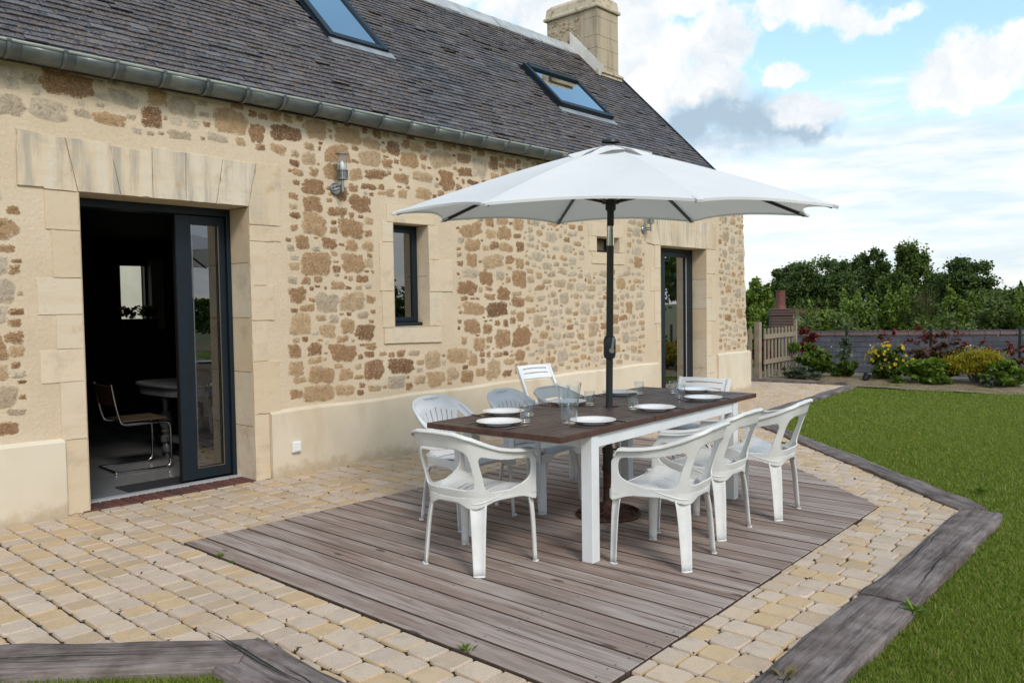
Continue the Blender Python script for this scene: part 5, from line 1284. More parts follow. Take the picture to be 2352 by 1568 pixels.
def knife(x, y, rz, label):
    t = thing('table_knife', label, 'knife', (x, y, ZT_), rz, 'knives on the table'); m = MB(); m.bar((-.11, 0, .004), (-.02, 0, .004), .012, .007); m.build('handle', [M_STEEL], t, bevel=.002)
    m = MB(); m.prism([(-.02, -.006), (.09, -.007), (.11, .003), (.10, .008), (-.02, .007)], 'z', .002, .0036); m.build('blade', [M_CHROME], t)
CUTL = [('a', 0, 1, -1), ('b', 180, -1, 1), ('c', 90, -1, 1), ('d', -90, 1, -1), ('e', -90, 1, -1), ('f', 90, -1, 1), ('g', 90, -1, 1), ('h', 180, -1, 1)]
DESC = {k: ' '+v for k, v in LB.items()}
for k, ang, s1, s2 in CUTL:
    x, y = PL[k]; a = {'a': 0, 'b': -90, 'c': 90, 'd': -90, 'e': -90, 'f': 90, 'g': 90, 'h': 180}[k]; d = Vector((math.cos(R(a)), math.sin(R(a)), 0)); l = Vector((-d.y, d.x, 0))
    tf = l*.158-d*.02; tk = l*-.158-d*.02
    fork(x+tf.x, y+tf.y, R(a+random.uniform(-4, 4)), 'fork at the'+DESC[k]); knife(x+tk.x, y+tk.y, R(a+random.uniform(-4, 4)), 'knife at the'+DESC[k])

# ------------------------------------------------------------------ inside the open door
t = thing('cantilever_chair', 'chrome cantilever chair with cane seat inside the open door', 'chair', (3.18, 1.45, -.012), R(-90-4))
m = MB(); W_ = .23
def arc(pts, n=24): return [tuple(p) for p in catmull(pts, n)]
path = [(-W_, -.24, .80), (-W_, -.21, .60), (-W_, -.185, .48)]
for s in (-1, 1):
    m.tube(arc([(s*W_, -.26, .80), (s*W_, -.235, .64), (s*W_, -.20, .49), (s*W_, -.17, .445), (s*W_, -.10, .435), (s*W_, .1, .435), (s*W_, .20, .43), (s*W_, .235, .39), (s*W_, .24, .25), (s*W_, .235, .07), (s*W_, .20, .02), (s*W_, .1, .014), (s*W_, -.24, .014)], 60), .0125, 10)
m.tube([(-W_, -.24, .014), (W_, -.24, .014)], .0125, 10); m.build('frame', [M_CHROME], t, smooth=40)
m = MB(); m.box(-.21, .21, -.17, .22, .452, .468); m.build('seat', [M_CANE], t, bevel=.006)
m = MB(); m.bar((0, -.225, .60), (0, -.258, .78), .42, .02, up=(0, 1, 0)); m.build('backrest', [M_REDBROWN], t, bevel=.005)
t = thing('dining_table', 'dark dining table with turned legs inside the open door', 'table', (3.98, 1.52, -.012), R(2))
m = MB(); pts = [(.62*math.copysign(abs(math.cos(a))**.5, math.cos(a)), .56*math.copysign(abs(math.sin(a))**.5, math.sin(a))) for a in np.linspace(0, 2*math.pi, 40, endpoint=False)]
m.prism(pts, 'z', .725, .75); m.prism([(p*.95, q_*.95) for p, q_ in pts], 'z', .64, .7245); m.build('tabletop', [M_DARKWOOD], t, bevel=.006)
TP = [(.02, .03), (.045, .05), (.05, .09), (.03, .13), (.055, .15), (.055, .20), (.025, .22), (.05, .25), (.03, .27), (.055, .31), (.06, .37), (.045, .41), (.055, .42), (.025, .46), (.03, .56), (.05, .57), (.03, .60), (.035, .64)]
for sx in (-.33, .33):
    for sy in (-.30, .30):
        m = MB(); m.lathe(TP, 16, (sx, sy, 0)); m.lathe([(.0, .0), (.02, .0), (.02, .03)], 10, (sx, sy, 0)); m.build('leg', [M_DARKWOOD], t, smooth=40)
m = MB()
for sy in (-.30, .30): m.box(-.30, .30, sy-.03, sy+.03, .155, .20)
for sx in (-.33, .33): m.box(sx-.03, sx+.03, -.27, .27, .156, .199)
m.build('stretcher', [M_DARKWOOD], t, bevel=.005)
m = MB(); m.box(2.70, 3.62, .37, .72, -.011, -.003); tag(m.build('doormat', [M_MAT], None, bevel=.003), 'dark doormat on the grey tiles inside the open door', 'mat')
# ------------------------------------------------------------------ vegetation helpers
def leaf_cloud(name, pts, size, mats, parent=None, aspect=1.6, droop=.3, jit=.5, kind=None):
    """pts (n,3) -> one bent leaf (two triangles sharing a midrib) per point"""
    pts = np.asarray(pts, float); n = len(pts); s = size*RNG.uniform(1-jit, 1+jit, n)
    a = RNG.uniform(0, 2*np.pi, n); el = RNG.normal(-droop, .55, n)
    d = np.stack([np.cos(a)*np.cos(el), np.sin(a)*np.cos(el), np.sin(el)], 1)
    w_ = RNG.normal(size=(n, 3)); w_ -= d*(w_*d).sum(1)[:, None]; w_ /= np.linalg.norm(w_, axis=1)[:, None]; nn = np.cross(d, w_)
    L = (s*aspect)[:, None]; W_ = (s*.5)[:, None]
    V = np.empty((n, 4, 3)); V[:, 0] = pts-d*L*.5; V[:, 1] = pts+w_*W_+nn*W_*.35; V[:, 2] = pts+d*L*.5; V[:, 3] = pts-w_*W_+nn*W_*.35
    return fast_mesh(name, V.reshape(-1, 3), np.arange(n*4).reshape(-1, 4), mats, parent, kind=kind)
def crown_points(clumps, n):
    """clumps: (cx,cy,cz,rx,ry,rz); points concentrate near each clump's shell"""
    w_ = np.array([c[3]*c[5] for c in clumps]); idx = RNG.choice(len(clumps), n, p=w_/w_.sum()); C = np.array(clumps)[idx]
    v = RNG.normal(size=(n, 3)); v /= np.linalg.norm(v, axis=1)[:, None]; r_ = np.minimum(np.abs(RNG.normal(.62, .36, n)), 1.5)
    return C[:, :3]+v*r_[:, None]*C[:, 3:]
def sub_clumps(cx, cy, cz, rx, ry, rz, n, fr=.42):
    out = []
    for _ in range(n):
        v = RNG.normal(size=3); v /= np.linalg.norm(v); k = RNG.uniform(.45, .86); f = fr*RNG.uniform(.55, 1.2)
        out.append((cx+v[0]*rx*k, cy+v[1]*ry*k, cz+v[2]*rz*k, rx*f, ry*f, rz*f*.85))
    return out
L_DARK = leaf_mat('dark_tree_leaf', [(0.0377, 0.0659, 0.0168), (0.0609, 0.1002, 0.0253), (0.0899, 0.1318, 0.0335), (0.0493, 0.0843, 0.0211)], .55, .22, .3)
L_MID = leaf_mat('mid_tree_leaf', [(0.058, 0.0975, 0.0211), (0.0927, 0.1397, 0.0307), (0.1304, 0.1779, 0.042)], .55, .25, .4)
L_BUSH = leaf_mat('bush_leaf', [(0.072, 0.12, 0.0168), (0.126, 0.186, 0.0264), (0.18, 0.24, 0.0408), (0.096, 0.15, 0.0216)], .55, .3, .8)
L_BUSH2 = leaf_mat('grey_bush_leaf', [(0.077, 0.1155, 0.0308), (0.121, 0.165, 0.0495), (0.165, 0.2035, 0.0715)], .6, .3, .8)
L_LIME = leaf_mat('lime_leaf', [(0.075, 0.135, 0.016), (0.125, 0.205, 0.026), (0.185, 0.265, 0.042)], .5, .35, 3)
L_DEEP = leaf_mat('deep_green_leaf', [(0.042, 0.078, 0.010), (0.080, 0.125, 0.016), (0.13, 0.17, 0.028)], .5, .3, 3)
L_GOLD = leaf_mat('golden_needle', [(0.27, 0.225, 0.014), (0.40, 0.31, 0.022), (0.19, 0.185, 0.016)], .6, .35, 4)
L_RED = leaf_mat('red_photinia_leaf', [(0.1995, 0.0152, 0.0209), (0.133, 0.0171, 0.0171), (0.0712, 0.0333, 0.0152), (0.285, 0.0333, 0.038)], .45, .3, 3)
L_BRONZE = leaf_mat('bronze_leaf', [(0.085, 0.042, 0.024), (0.11, 0.045, 0.03), (0.06, 0.07, 0.02)], .5, .3, 3)
L_GREY = leaf_mat('grey_green_leaf', [(0.085, 0.11, 0.075), (0.13, 0.155, 0.11), (0.05, 0.075, 0.045)], .6, .2, 3)
L_YEL = leaf_mat('yellow_petal', [(0.55, 0.36, 0.012), (0.68, 0.42, 0.02)], .5, .3, 3)
L_WHITE = leaf_mat('white_petal', [(0.55, 0.53, 0.5), (0.62, 0.6, 0.56)], .5, .3, 3)
L_MAG = leaf_mat('magenta_petal', [(0.40, 0.02, 0.06), (0.5, 0.05, 0.10)], .5, .3, 3)
L_STRAW = leaf_mat('dry_grass', [(0.20, 0.16, 0.075), (0.28, 0.215, 0.11), (0.13, 0.12, 0.05)], .7, .2, .5)
def trunk_mesh(name, base, top, r0, limbs, parent, m=M_BARK):
    b = MB(); base, top = Vector(base), Vector(top); k = 7
    pts = [base.lerp(top, i/k)+Vector((random.gauss(0, r0*.35), random.gauss(0, r0*.35), 0))*(i > 0) for i in range(k+1)]
    b.tube(pts, [r0*(1-.75*i/k) for i in range(k+1)], 8)
    for l in limbs:
        f = random.uniform(.35, .9); p = base.lerp(top, f); e = Vector(l); mid = p.lerp(e, .5)+Vector((0, 0, r0))
        b.tube([p, mid, e], [r0*.42*(1.1-f*.6), r0*.25, r0*.07], 6)
    return b.build(name, [m], parent, smooth=60)
def lumpy(cx, cy, cz, rx, ry, rz, n, fr=.26, taper=0.0, fill=.45):
    """a crown as many small leaf clumps: an uneven outer shell plus some inner ones; taper narrows it upwards"""
    out = []
    for k in range(n):
        v = RNG.normal(size=3); v /= np.linalg.norm(v); kk = RNG.uniform(.62, 1.0) if k > n*fill else RNG.uniform(.1, .7)
        w_ = 1-taper*(v[2]*kk+1)/2*1.0; f = fr*RNG.uniform(.5, 1.25)
        out.append((cx+v[0]*rx*kk*w_, cy+v[1]*ry*kk*w_, cz+v[2]*rz*kk, rx*f*max(.35, w_), ry*f*max(.35, w_), rz*f*.8))
    return out
def tree(name, label, vx, dep, vtop, vbot, halfw, mt, group=None, n=14000, leaf=.12, zb=-2.25, clumps=60, fr=.30, taper=0.0):
    """a tree standing on the column vx of the photo's view at the given distance; halfw, vtop, vbot are its outline there"""
    p = at_depth(vx, 700, dep); x, y = p[0], p[1]; zt = at_depth(vx, vtop, dep)[2]; zl = at_depth(vx, vbot, dep)[2]; rw = halfw*dep/FPX; H_ = zt-zl; cz = (zt+zl)/2
    t = thing(name, label, 'tree', (x, y, zb), 0, group)
    cl = lumpy(0, 0, cz-zb, rw*(1+.45*taper), rw*(1+.45*taper), H_/2, clumps, fr, taper)
    n = int(n*1.35)
    trunk_mesh('trunk', (0, 0, 0), (0, 0, zt-zb-H_*.12), max(.12, rw*.07), [c[:3] for c in random.sample(cl, 14)], t)
    leaf_cloud('crown', crown_points(cl, n), leaf, mt, t); return t
def bush(name, label, x, y, z, clumps, n, leaf, mt, cat='shrub', group=None, stems=6, aspect=1.6, droop=.2):
    t = thing(name, label, cat, (x, y, z), 0, group)
    b = MB()
    for _ in range(stems):
        c = random.choice(clumps); b.tube([(random.gauss(0, .03), random.gauss(0, .03), -.03), (c[0]*.5, c[1]*.5, c[2]*.5), c[:3]], [.012, .009, .003], 5)
    b.build('stems', [M_BARK], t); leaf_cloud('foliage', crown_points(clumps, n), leaf, mt, t, aspect, droop); return t

# ------------------------------------------------------------------ trees and hedges beyond the garden
TG = 'trees standing beyond the field'
tree('bushy_tree', 'light green bushy tree right against the house corner', 1742, 34, 642, 770, 40, L_BUSH, None, 13000, .085, clumps=50)
tree('broadleaf_tree', 'loose left end tree of the row, with airy outline', 1803, 62, 598, 720, 40, L_DARK, TG, 9000, .13, clumps=45, fr=.24)
tree('broadleaf_tree', 'broad dark rounded tree left of the tree row centre', 1876, 58, 602, 730, 76, L_DARK, TG, 24000, .12, clumps=90)
tree('broadleaf_tree', 'dark tree between the broad one and the gap in the row', 1940, 64, 587, 715, 44, L_DARK, TG, 12000, .13)
tree('broadleaf_tree', 'airy tall tree with gaps of sky, left of the pointed tree', 2006, 66, 573, 712, 42, L_DARK, TG, 10500, .14, clumps=60, fr=.27)
tree('poplar_tree', 'tallest pointed tree of the row', 2086, 60, 556, 745, 60, L_MID, TG, 26000, .12, clumps=130, fr=.27, taper=.52)
tree('broadleaf_tree', 'solitary dome-shaped dark tree at the right of the row', 2212, 56, 597, 720, 66, L_DARK, TG, 21000, .12, clumps=80)
tree('broadleaf_tree', 'small dark tree squeezed between the pointed and the dome-shaped ones', 2146, 63, 648, 745, 36, L_DARK, TG, 8000, .13, clumps=40)
tree('broadleaf_tree', 'dark wide tree at the right edge of the picture', 2335, 44, 662, 770, 54, L_MID, TG, 13000, .10)
for vx, dep, vt, hw in ((2290, 120, 658, 60), (2420, 120, 652, 80), (2180, 140, 664, 70)): tree('distant_tree', {2290: 'faint distant tree on the skyline right of the dome-shaped tree', 2420: 'distant tree past the right edge', 2180: 'distant tree hidden behind the dome-shaped tree'}[vx], vx, dep, vt, 720, hw, L_DARK, None, 5000, .3)
tree('conifer_tree', 'tiny conifer tip on the right skyline', 2344, 90, 640, 700, 8, L_DARK, None, 2500, .14, clumps=30, taper=.9)
HG = 'overgrown shrubs behind the slate shed roof'
def wild(label, vx, dep, vtop, hw, mt, n, leaf=.068, vbot=800):
    p = at_depth(vx, 700, dep); zt = at_depth(vx, vtop, dep)[2]; rw = hw*1.5*dep/FPX; n = int(n*1.3); zb = -2.25; H_ = zt-zb
    cl = lumpy(0, 0, H_*.52, rw, rw*.8, H_*.44, 60, .24)
    for _ in range(9):      # upright young shoots break the top line
        a = random.uniform(-1, 1); h = H_*random.uniform(.84, .98); cl += [(a*rw*.85, random.uniform(-.4, .4)*rw, h, .06*rw, .06*rw, .09*H_), (a*rw*.85, 0, h-.12*H_, .10*rw, .10*rw, .10*H_)]
    bush('wild_shrub', label, p[0], p[1], zb, cl, n, leaf, mt, 'shrub', HG, 10)
for a in (('low scrubby shrub above the gate pickets', 1840, 25, 722, 52, L_BUSH2, 14000), ('sprawling light green shrub left of the middle of the hedge', 1905, 27, 705, 60, L_BUSH, 14000), ('yellow-green shrub with tall shoots in the middle of the hedge', 1985, 28, 675, 70, L_BUSH, 20000), ('light shrub reaching up in front of the pointed tree', 2065, 27, 665, 62, L_BUSH, 17000),
          ('feathery grey-green shrub right of the hedge centre', 2125, 27, 690, 45, L_BUSH2, 14000), ('yellow-green shrub below the dome-shaped tree', 2225, 26, 668, 58, L_BUSH, 17000), ('dull green shrub near the right picture edge', 2300, 25, 672, 52, L_BUSH2, 16000), ('dark green shrub cut by the right picture edge', 2372, 24, 664, 50, L_BUSH, 14000),
          ('low green shrub behind the red chimney pot', 1765, 27, 705, 45, L_BUSH, 11000), ('low shrub just behind the shed ridge, right half', 2170, 23, 725, 90, L_BUSH2, 16000), ('low shrub just behind the shed ridge, centre', 1960, 24, 728, 85, L_BUSH2, 16000)): wild(*a)
# seeding tall grass and the dry field
def tall_grass():
    V = []; 
    for _ in range(1500):
        if random.random() < .10: vx, dep, vt = random.gauss(2122, 14), random.uniform(25.5, 27), random.gauss(682, 12)
        else: vx, dep, vt = random.uniform(1812, 1925), random.uniform(38, 46), random.gauss(712, 5)
        p = at_depth(vx, 700, dep); z = at_depth(vx, vt, dep)[2]; w_ = .012*dep/26; dx = random.gauss(0, .12)
        V += [(p[0]-w_, p[1], -2.2), (p[0]+w_, p[1]+w_, -2.2), (p[0]+dx, p[1]+dx*.4, z)]
        V += [(p[0]+dx-w_*3, p[1]+dx*.4, z-.30), (p[0]+dx+w_*3, p[1]+w_*2+dx*.4, z-.22), (p[0]+dx, p[1]+dx*.4, z+.06)]
    return fast_mesh('seeding_grass', V, np.arange(len(V)).reshape(-1, 3), L_STRAW, kind='stuff')
tag(tall_grass(), 'straw coloured seeding grass rising among the hedge and the field', 'grass')

# trees behind the camera, seen only in the window panes
for k, (x, y, h, r_) in enumerate(((-2, -54, 5, 3.5), (9, -58, 6, 4), (20, -53, 4.6, 3.5), (36, -44, 5.5, 4), (-14, -50, 5, 3.5), (52, -22, 6, 4))):
    t = thing('garden_tree', ('round garden tree far behind the camera, number of trees mirrored in the door glass', )[0].replace(', number of trees', ', one of those'), 'tree', (x, y, -.1), 0, 'garden trees mirrored in the panes')
    cl = sub_clumps(0, 0, h*.58, r_, r_, h*.40, 22); trunk_mesh('trunk', (0, 0, 0), (0, 0, h*.8), .22, [c[:3] for c in cl[:6]], t); leaf_cloud('crown', crown_points(cl, 6000), .30, L_DARK, t)
t = thing('clipped_hedge', 'long clipped hedge behind the camera, mirrored in the panes', 'hedge', (14, -47, -.1))
leaf_cloud('foliage', np.stack([RNG.uniform(-34, 34, 16000), RNG.uniform(-.9, .9, 16000), RNG.uniform(0, 2.3, 16000)], 1), .26, L_MID, t)

# ------------------------------------------------------------------ low shed beyond the bed: slate roof, clay ridge, brick chimney
A = at_depth(1790, 766, 20.2); B = at_depth(2420, 760.5, 18.9); A[2] = B[2] = .66
sh = thing('slate_shed', 'low outbuilding whose slate roof and clay ridge show behind the bed', 'shed', (float(A[0]), float(A[1]), -2.25), math.atan2(B[1]-A[1], B[0]-A[0]))
LS = float(np.linalg.norm(B-A)); HR = .66+2.25; m = MB(); SLP = 1.15   # local: x along the ridge, -y... towards the garden is +y or -y
sg = 1 if (Matrix.Rotation(sh.rotation_euler.z, 3, 'Z') @ Vector((0, 1, 0))).x < 0 else -1
m.add([(0, sg*1.9, HR-1.9*SLP), (LS, sg*1.9, HR-1.9*SLP), (LS, 0, HR-.03), (0, 0, HR-.03)], [(0, 1, 2, 3)]); m.add([(0, -sg*1.9, HR-1.9*SLP), (LS, -sg*1.9, HR-1.9*SLP), (LS, 0, HR-.03), (0, 0, HR-.03)], [(0, 1, 2, 3)])
m.add([(0, sg*1.7, 0), (LS, sg*1.7, 0), (LS, sg*1.7, HR-1.8*SLP), (0, sg*1.7, HR-1.8*SLP)], [(0, 1, 2, 3)])
for xx in (.05, LS-.05): m.add([(xx, sg*1.7, 0), (xx, -sg*1.7, 0), (xx, -sg*1.7, HR-1.75*SLP), (xx, 0, HR-.08), (xx, sg*1.7, HR-1.75*SLP)], [(0, 1, 2, 3, 4)])
m.build('wall', [M_OLDBRICK], sh, fixn=False)
m = MB(); d = .0; k = 0; L2 = math.sqrt(1+SLP**2)
while d < 1.85:
    x = -.12*(k % 2)
    while x < LS:
        w_ = .26; xa, xb = max(0, x), min(LS, x+w_-.005); l = random.uniform(0, .006)
        z_ = lambda q_, e: HR-q_*SLP+e
        if xb > xa: m.add([(xa, sg*(d+.105), z_(d+.105, .016+l)), (xb, sg*(d+.105), z_(d+.105, .016+l)), (xb, sg*d, z_(d, .002)), (xa, sg*d, z_(d, .002)), (xa, sg*(d+.105), z_(d+.105, -.004)), (xb, sg*(d+.105), z_(d+.105, -.004))], [(0, 1, 2, 3), (0, 1, 5, 4)])
        x += w_
    d += .098; k += 1
m.build('roof', [M_SHED], sh, fixn=False)
m = MB(); x = 0
while x < LS:
    for xa, xb, e in ((x, x+.285, 0), (x+.285, x+.33, .013)):
        vs = []
        for xx in (xa, xb):
            for j in range(9):
                a = math.pi*j/8; vs.append((xx, (.10+e)*math.cos(a), HR-.075+(.115+e)*math.sin(a)))
        m.add(vs, [(j, j+1, 9+j+1, 9+j) for j in range(8)]+[tuple(range(9)), tuple(range(9, 18))[::-1]])
    x += .33
m.build('ridge_tiles', [M_TERRA], sh, smooth=50, fixn=False)
cp = at_depth(1793, 740, 20.6); stk = thing('brick_chimney', 'old red brick chimney with one clay pot behind the gate', 'chimney', (float(cp[0]), float(cp[1]), -2.25), R(30))
zt = at_depth(1793, 709, 20.6)[2]+2.25; m = MB(); m.box(-.30, .30, -.26, .26, 0, zt-.16); m.box(-.33, .33, -.29, .29, zt-.16, zt-.085); m.box(-.30, .30, -.26, .26, zt-.085, zt-.03); m.box(-.26, .26, -.22, .22, zt-.03, zt); m.build('stack', [M_OLDBRICK], stk, bevel=.01)
zp = at_depth(1793, 667, 20.6)[2]+2.25; m = MB(); m.lathe([(.145, zt), (.13, zt+.03), (.115, zt+.08), (.108, zp-.03), (.118, zp-.025), (.118, zp), (.09, zp), (.09, zp-.1)], 20); m.build('pot', [M_POT], stk, smooth=40)

# ------------------------------------------------------------------ picket gate and green mesh fence
def picket_run(name, label, p0, p1, n, h, rails, m=M_PICKET):
    p0, p1 = Vector((*p0, 0)), Vector((*p1, 0)); d = (p1-p0); L = d.length; t = thing(name, label, 'gate', (p0.x, p0.y, -.01), math.atan2(d.y, d.x), 'pale picket gate leaves')
    for k in range(n):
        x = (k+.5)*L/n; w_ = .062; z0 = .05; hh = h+random.uniform(-.006, .006); pts = [(x-w_/2, z0), (x+w_/2, z0), (x+w_/2, hh-.03)]+[(x+w_/2*math.cos(a), hh-.03+.03*math.sin(a)) for a in np.linspace(.3, math.pi-.3, 6)]+[(x-w_/2, hh-.03)]
        b = MB(); b.prism(pts, 'y', -.010, .010); b.build('picket', [m], t)
    b = MB()
    for z_ in rails: b.box(-.01, L+.02, -.034, -.0105, z_-.042, z_+.042)
    b.build('rail', [m], t); return t, L
gp = at_z(1751, 873)
g1, L = picket_run('picket_gate', 'picket gate leaf swung open beyond the post', (14.13, .545), (15.72, .655), 9, .955, (.34, .80))
g3, L = picket_run('picket_gate', 'picket gate leaf cut off by the house corner', (14.02, .68), (13.90, 1.75), 9, .965, (.34, .80))
b = MB(); b.bar((.05, -.03, .25), (.75, -.03, .78), .02, .07, up=(0, 1, 0)); b.build('brace', [M_PICKET], g3)
for z_ in (.80, .30):
    b = MB(); b.box(.02, .40, -.048, -.0345, z_-.022, z_+.022); b.build('hinge_strap', [plain('galvanised_strap', (.42, .46, .50), .4, .7)], g3)
for (x, y, w_, h, lb) in ((14.07, .615, .10, 1.06, 'square brown gate post between the two gate leaves'), (15.80, .66, .06, 1.06, 'thin post at the end of the open gate leaf')):
    b = MB(); b.box(-w_/2, w_/2, -w_/2, w_/2, -.1, h); o = b.build('gate_post', [M_WOODH], None, bevel=.004); o.location = (x, y, 0); tag(o, lb, 'post')
fx = 16.05; FP = []
def fence_y(vx):
    d = ray(vx, 760); return CAMY+d[1]*fx/d[0]
fence = thing('mesh_fence', 'thin dark green wire fence on slim posts behind the flower bed', 'fence', (fx, 0, 0))
ys = [fence_y(v) for v in (1752, 1945, 2138, 2343, 2560)]
for y_ in ys:
    b = MB(); b.box(-.022, .022, y_-.022, y_+.022, -.1, .95); b.build('post', [M_GREENPOST], fence, bevel=.003)
b = MB(); z_ = .03
while z_ < .90: b.tube([(0, ys[0], z_), (0, ys[-1], z_)], .0016 if z_ < .87 else .003, 4); z_ += .10
y_ = ys[-1]
while y_ < ys[0]: b.tube([(0, y_, .0), (0, y_, .9)], .0013, 4); y_ += .10
b.build('wire_mesh', [M_GREENPOST], fence)

# ------------------------------------------------------------------ flower bed
def bed(vx, x): d = ray(vx, 870); return CAMY+d[1]*x/d[0]
def mk(x, hw, h, n=12, fr=.42): return lumpy(0, 0, h*.48, hw*.65, hw, h*.5, n*3, fr*.6, 0.0, .5)
MPP = 14.9/FPX*1.05
bush('leafy_shrub', 'dense green leafy shrub at the left of the bed', 15.05, bed(1874, 15.05), .0, mk(0, .36, .54, 14), 3600, .048, L_DEEP)
bush('leafy_shrub', 'smaller green shrub touching the dense one on its right', 15.1, bed(1938, 15.1), .0, mk(0, .23, .36, 10), 1700, .05, L_DEEP)
bush('leafy_shrub', 'pale green shoots rising behind the dense left shrub', 15.5, bed(1862, 15.5), .0, mk(0, .26, .64, 9, .3), 900, .05, L_LIME)
b_ = bush('rose_bush', 'sparse grey-leaved bush with tiny white blooms by the first fence post', 15.6, bed(1942, 15.6), .0, mk(0, .16, .78, 9, .4), 520, .05, L_GREY); leaf_cloud('blooms', crown_points(mk(0, .16, .8, 6), 26), .035, L_WHITE, b_, 1.0)
b_ = bush('potentilla_bush', 'round bush covered with bright yellow flowers', 15.15, bed(2042, 15.15), .0, mk(0, .40, .66, 18), 5200, .036, L_DEEP)
def flowers(parent, n, hw, h, mt, s):
    V = []; F = []
    for _ in range(n):
        v = RNG.normal(size=3); v /= np.linalg.norm(v); v[0] = -abs(v[0])*.9; v[2] = abs(v[2])*1.0-.25; v /= np.linalg.norm(v); p = Vector((v[0]*hw*.75, v[1]*hw*1.02, h*.52+v[2]*h*.52)); nrm = Vector((v[0]-.3, v[1], v[2]*.6+.2)).normalized(); u = nrm.orthogonal().normalized(); w_ = nrm.cross(u); sz = s*random.uniform(.7, 1.25)
        for k in range(5):
            a = k*1.2566; c0 = p; t1 = p+(u*math.cos(a-.55)+w_*math.sin(a-.55))*sz*.8+nrm*.006; t2 = p+(u*math.cos(a)+w_*math.sin(a))*sz*1.05+nrm*.012; t3 = p+(u*math.cos(a+.55)+w_*math.sin(a+.55))*sz*.8+nrm*.006
            i = len(V); V += [c0, t1, t2, t3]; F.append((i, i+1, i+2, i+3))
    return fast_mesh('blooms', [tuple(v) for v in V], F, mt, parent)
flowers(b_, 46, .40, .66, L_YEL, .030)
b_ = bush('photinia_shrub', 'tall bronze shrub with bright red young leaves round the second fence post', 15.6, bed(2150, 15.6), .0, mk(0, .52, .84, 16, .34), 1500, .048, L_BRONZE, stems=16)
leaf_cloud('young_leaves', crown_points([(random.uniform(-.1, .1), random.uniform(-.5, .5), random.uniform(.62, .92), .06, .07, .06) for _ in range(20)]+[(0, .32, .90, .06, .07, .08), (0, .28, .96, .04, .05, .06)], 230), .038, L_RED, b_)
b_ = bush('photinia_shrub', 'thin bronze shrub with red tips near the right fence post', 15.65, bed(2290, 15.65), .0, mk(0, .46, .62, 12, .34), 1000, .046, L_BRONZE, stems=12)
leaf_cloud('young_leaves', crown_points([(0, random.uniform(-.45, .45), random.uniform(.52, .72), .05, .06, .05) for _ in range(16)], 160), .038, L_RED, b_)
b_ = bush('photinia_shrub', 'small bronze shrub with red tips behind the yellow flowers', 15.7, bed(2030, 15.7), .0, mk(0, .22, .74, 8, .34), 420, .055, L_BRONZE, stems=8)
leaf_cloud('young_leaves', crown_points([(0, random.uniform(-.2, .2), random.uniform(.70, .86), .06, .08, .05) for _ in range(5)], 80), .040, L_RED, b_)
bush('currant_shrub', 'lime green leafy shrub in the middle of the bed', 14.98, bed(2133, 14.98), .0, mk(0, .43, .45, 16), 3600, .055, L_LIME)
bush('golden_conifer', 'feathery golden yellow conifer in the right part of the bed', 15.12, bed(2243, 15.12), .06, [(0, .0, .36, .26, .30, .17), (0, -.22, .34, .22, .20, .16), (0, .30, .30, .2, .22, .12), (-.05, .12, .22, .22, .3, .10)]+sub_clumps(0, 0, .34, .28, .42, .16, 14, .3), 11000, .017, L_GOLD, stems=14, aspect=3.0, droop=-.7)
bush('currant_shrub', 'lime green leafy shrub at the right end of the bed', 14.95, bed(2306, 14.95), .0, mk(0, .30, .44, 12), 2400, .052, L_LIME)
bush('lavender_tuft', 'small grey tuft below the golden conifer', 14.85, bed(2276, 14.85), .0, mk(0, .11, .18, 6), 420, .030, L_GREY)
bush('ground_plant', 'low green plant at the foot of the yellow-flowered bush', 14.86, bed(2063, 14.86), .0, mk(0, .14, .12, 6), 420, .045, L_LIME)
b_ = bush('ground_plant', 'low grey-green spreading plant at the foot of the picket gate', 14.75, .16, .0, mk(0, .42, .24, 14, .3), 1700, .036, L_GREY); 
bush('topiary_ball', 'small bright green ball plant hanging at the end of the open gate leaf', 15.45, .54, .42, [(0, 0, .12, .10, .10, .10)], 700, .03, L_LIME, stems=2)
b_ = bush('red_rose', 'red-leaved climber seen past the end of the gate', 15.95, .44, .0, [(0, random.uniform(-.14, .14), random.uniform(.15, .85), .07, .11, .08) for _ in range(9)], 520, .065, L_RED, stems=6)
bush('red_rose', 'red-leaved climber glimpsed between the pickets beside the house', 15.6, 1.25, .0, [(0, random.uniform(-.2, .2), random.uniform(.15, .75), .08, .12, .08) for _ in range(9)], 520, .06, L_RED, stems=6)
m = MB(); m.lathe([(.0, 0), (.05, 0), (.065, .10), (.072, .105), (.07, .12), (.06, .12), (.05, .02), (.0, .02)], 16); o = m.build('flower_pot', [M_BLACK], None, smooth=40); py = bed(1986, 14.92); o.location = (14.92, py, .02); o.rotation_euler = (R(20), R(25), 0); tag(o, 'small black pot tipped between the green shrub and the yellow flowers', 'pot')
# moss and tiny weeds in the paving joints
mp = [c for c in PCOR if .9 < c[0] < 9.5 and random.random() < (.16 if c[0] < 4.5 else .06)]
mp = [(c[0]+random.gauss(0, .006), c[1]+random.gauss(0, .006), random.uniform(-.006, .004)) for c in mp for _ in range(random.randint(2, 7))]
L_MOSS = leaf_mat('joint_moss', [(0.055, 0.030, 0.014), (0.085, 0.032, 0.018), (0.045, 0.055, 0.014), (0.035, 0.026, 0.014)], .8, .15, 2)
tag(leaf_cloud('joint_moss', mp, .0065, L_MOSS, None, 1.8, -.1, .6, 'stuff'), 'brown and green moss filling the corners of the paving joints', 'moss')
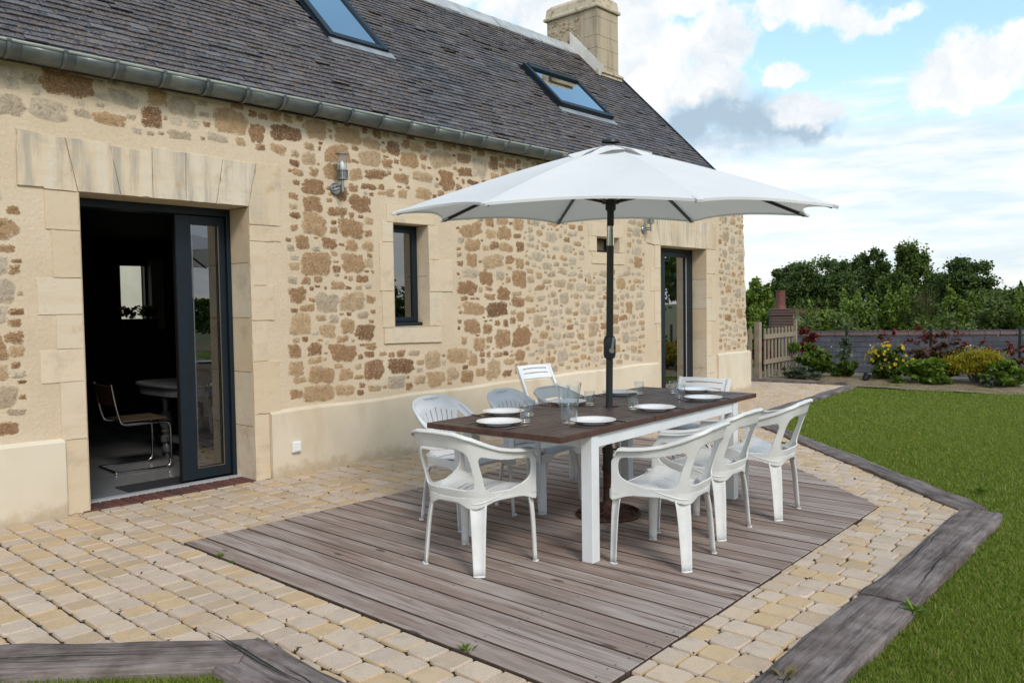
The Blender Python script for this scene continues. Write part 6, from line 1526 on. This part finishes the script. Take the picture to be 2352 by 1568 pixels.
# weeds in the paving joints
def weed(x, y, label, n, ln, mt=L_LIME, name='weed'):
    V = []
    for _ in range(n):
        a = random.uniform(0, 6.283); l = ln*random.uniform(.6, 1.1); e = random.uniform(.3, 1.1); d = Vector((math.cos(a)*math.cos(e), math.sin(a)*math.cos(e), math.sin(e))); s = Vector((-math.sin(a), math.cos(a), 0))*ln*.13; p = Vector((random.gauss(0, ln*.15), random.gauss(0, ln*.15), 0))
        V += [p, p+d*l*.5+s, p+d*l+Vector((0, 0, -l*.15)), p+d*l*.5-s]
    o = fast_mesh(name, [tuple(v) for v in V], np.arange(len(V)).reshape(-1, 4), mt); o.location = (x, y, .002); return tag(o, label, 'weed', 'weeds in the joints')
for vx, vy, n, ln, lb in ((1073, 1497, 16, .055, 'green weed rosette on the front edge of the deck'), (505, 1278, 22, .035, 'low weed at the left edge of the deck, upper one'), (535, 1293, 12, .028, 'low weed at the left edge of the deck, lower one'), (1800, 1020, 26, .05, 'green weed growing at the slanting sleeper behind the far armchair'), (2098, 1408, 14, .09, 'dandelion leaves over the edge of the right sleeper'), (2255, 1130, 30, .07, 'dark clover tuft at the sleeper corner in the lawn')):
    p = at_z(vx, vy); weed(float(p[0]), float(p[1]), lb, n, ln)
p = at_z(1800, 1560); weed(float(p[0]), float(p[1]), 'dry grass tuft at the bottom edge of the paving', 14, .08, L_STRAW)
# geraniums in the back window, and the pale wall seen through it
t = thing('flower_box', 'box of magenta geraniums on the sill of the back window', 'planter', (4.76, 4.98, 1.20)); m = MB(); m.box(-.24, .24, -.07, .07, -.02, .12); m.build('trough', [M_BLACK], t, bevel=.006)
leaf_cloud('foliage', crown_points([(random.uniform(-.2, .2), 0, random.uniform(.16, .24), .08, .07, .06) for _ in range(6)], 420), .035, L_DEEP, t); leaf_cloud('blooms', crown_points([(random.uniform(-.2, .22), 0, random.uniform(.22, .30), .05, .06, .03) for _ in range(7)], 170), .03, L_MAG, t, 1.0)
m = MB(); m.box(1.5, 9.5, 9.0, 9.3, -.1, 4.2); tag(m.build('annex_wall', [M_ANNEX], None), 'pale rendered wall seen through the back window', 'wall')
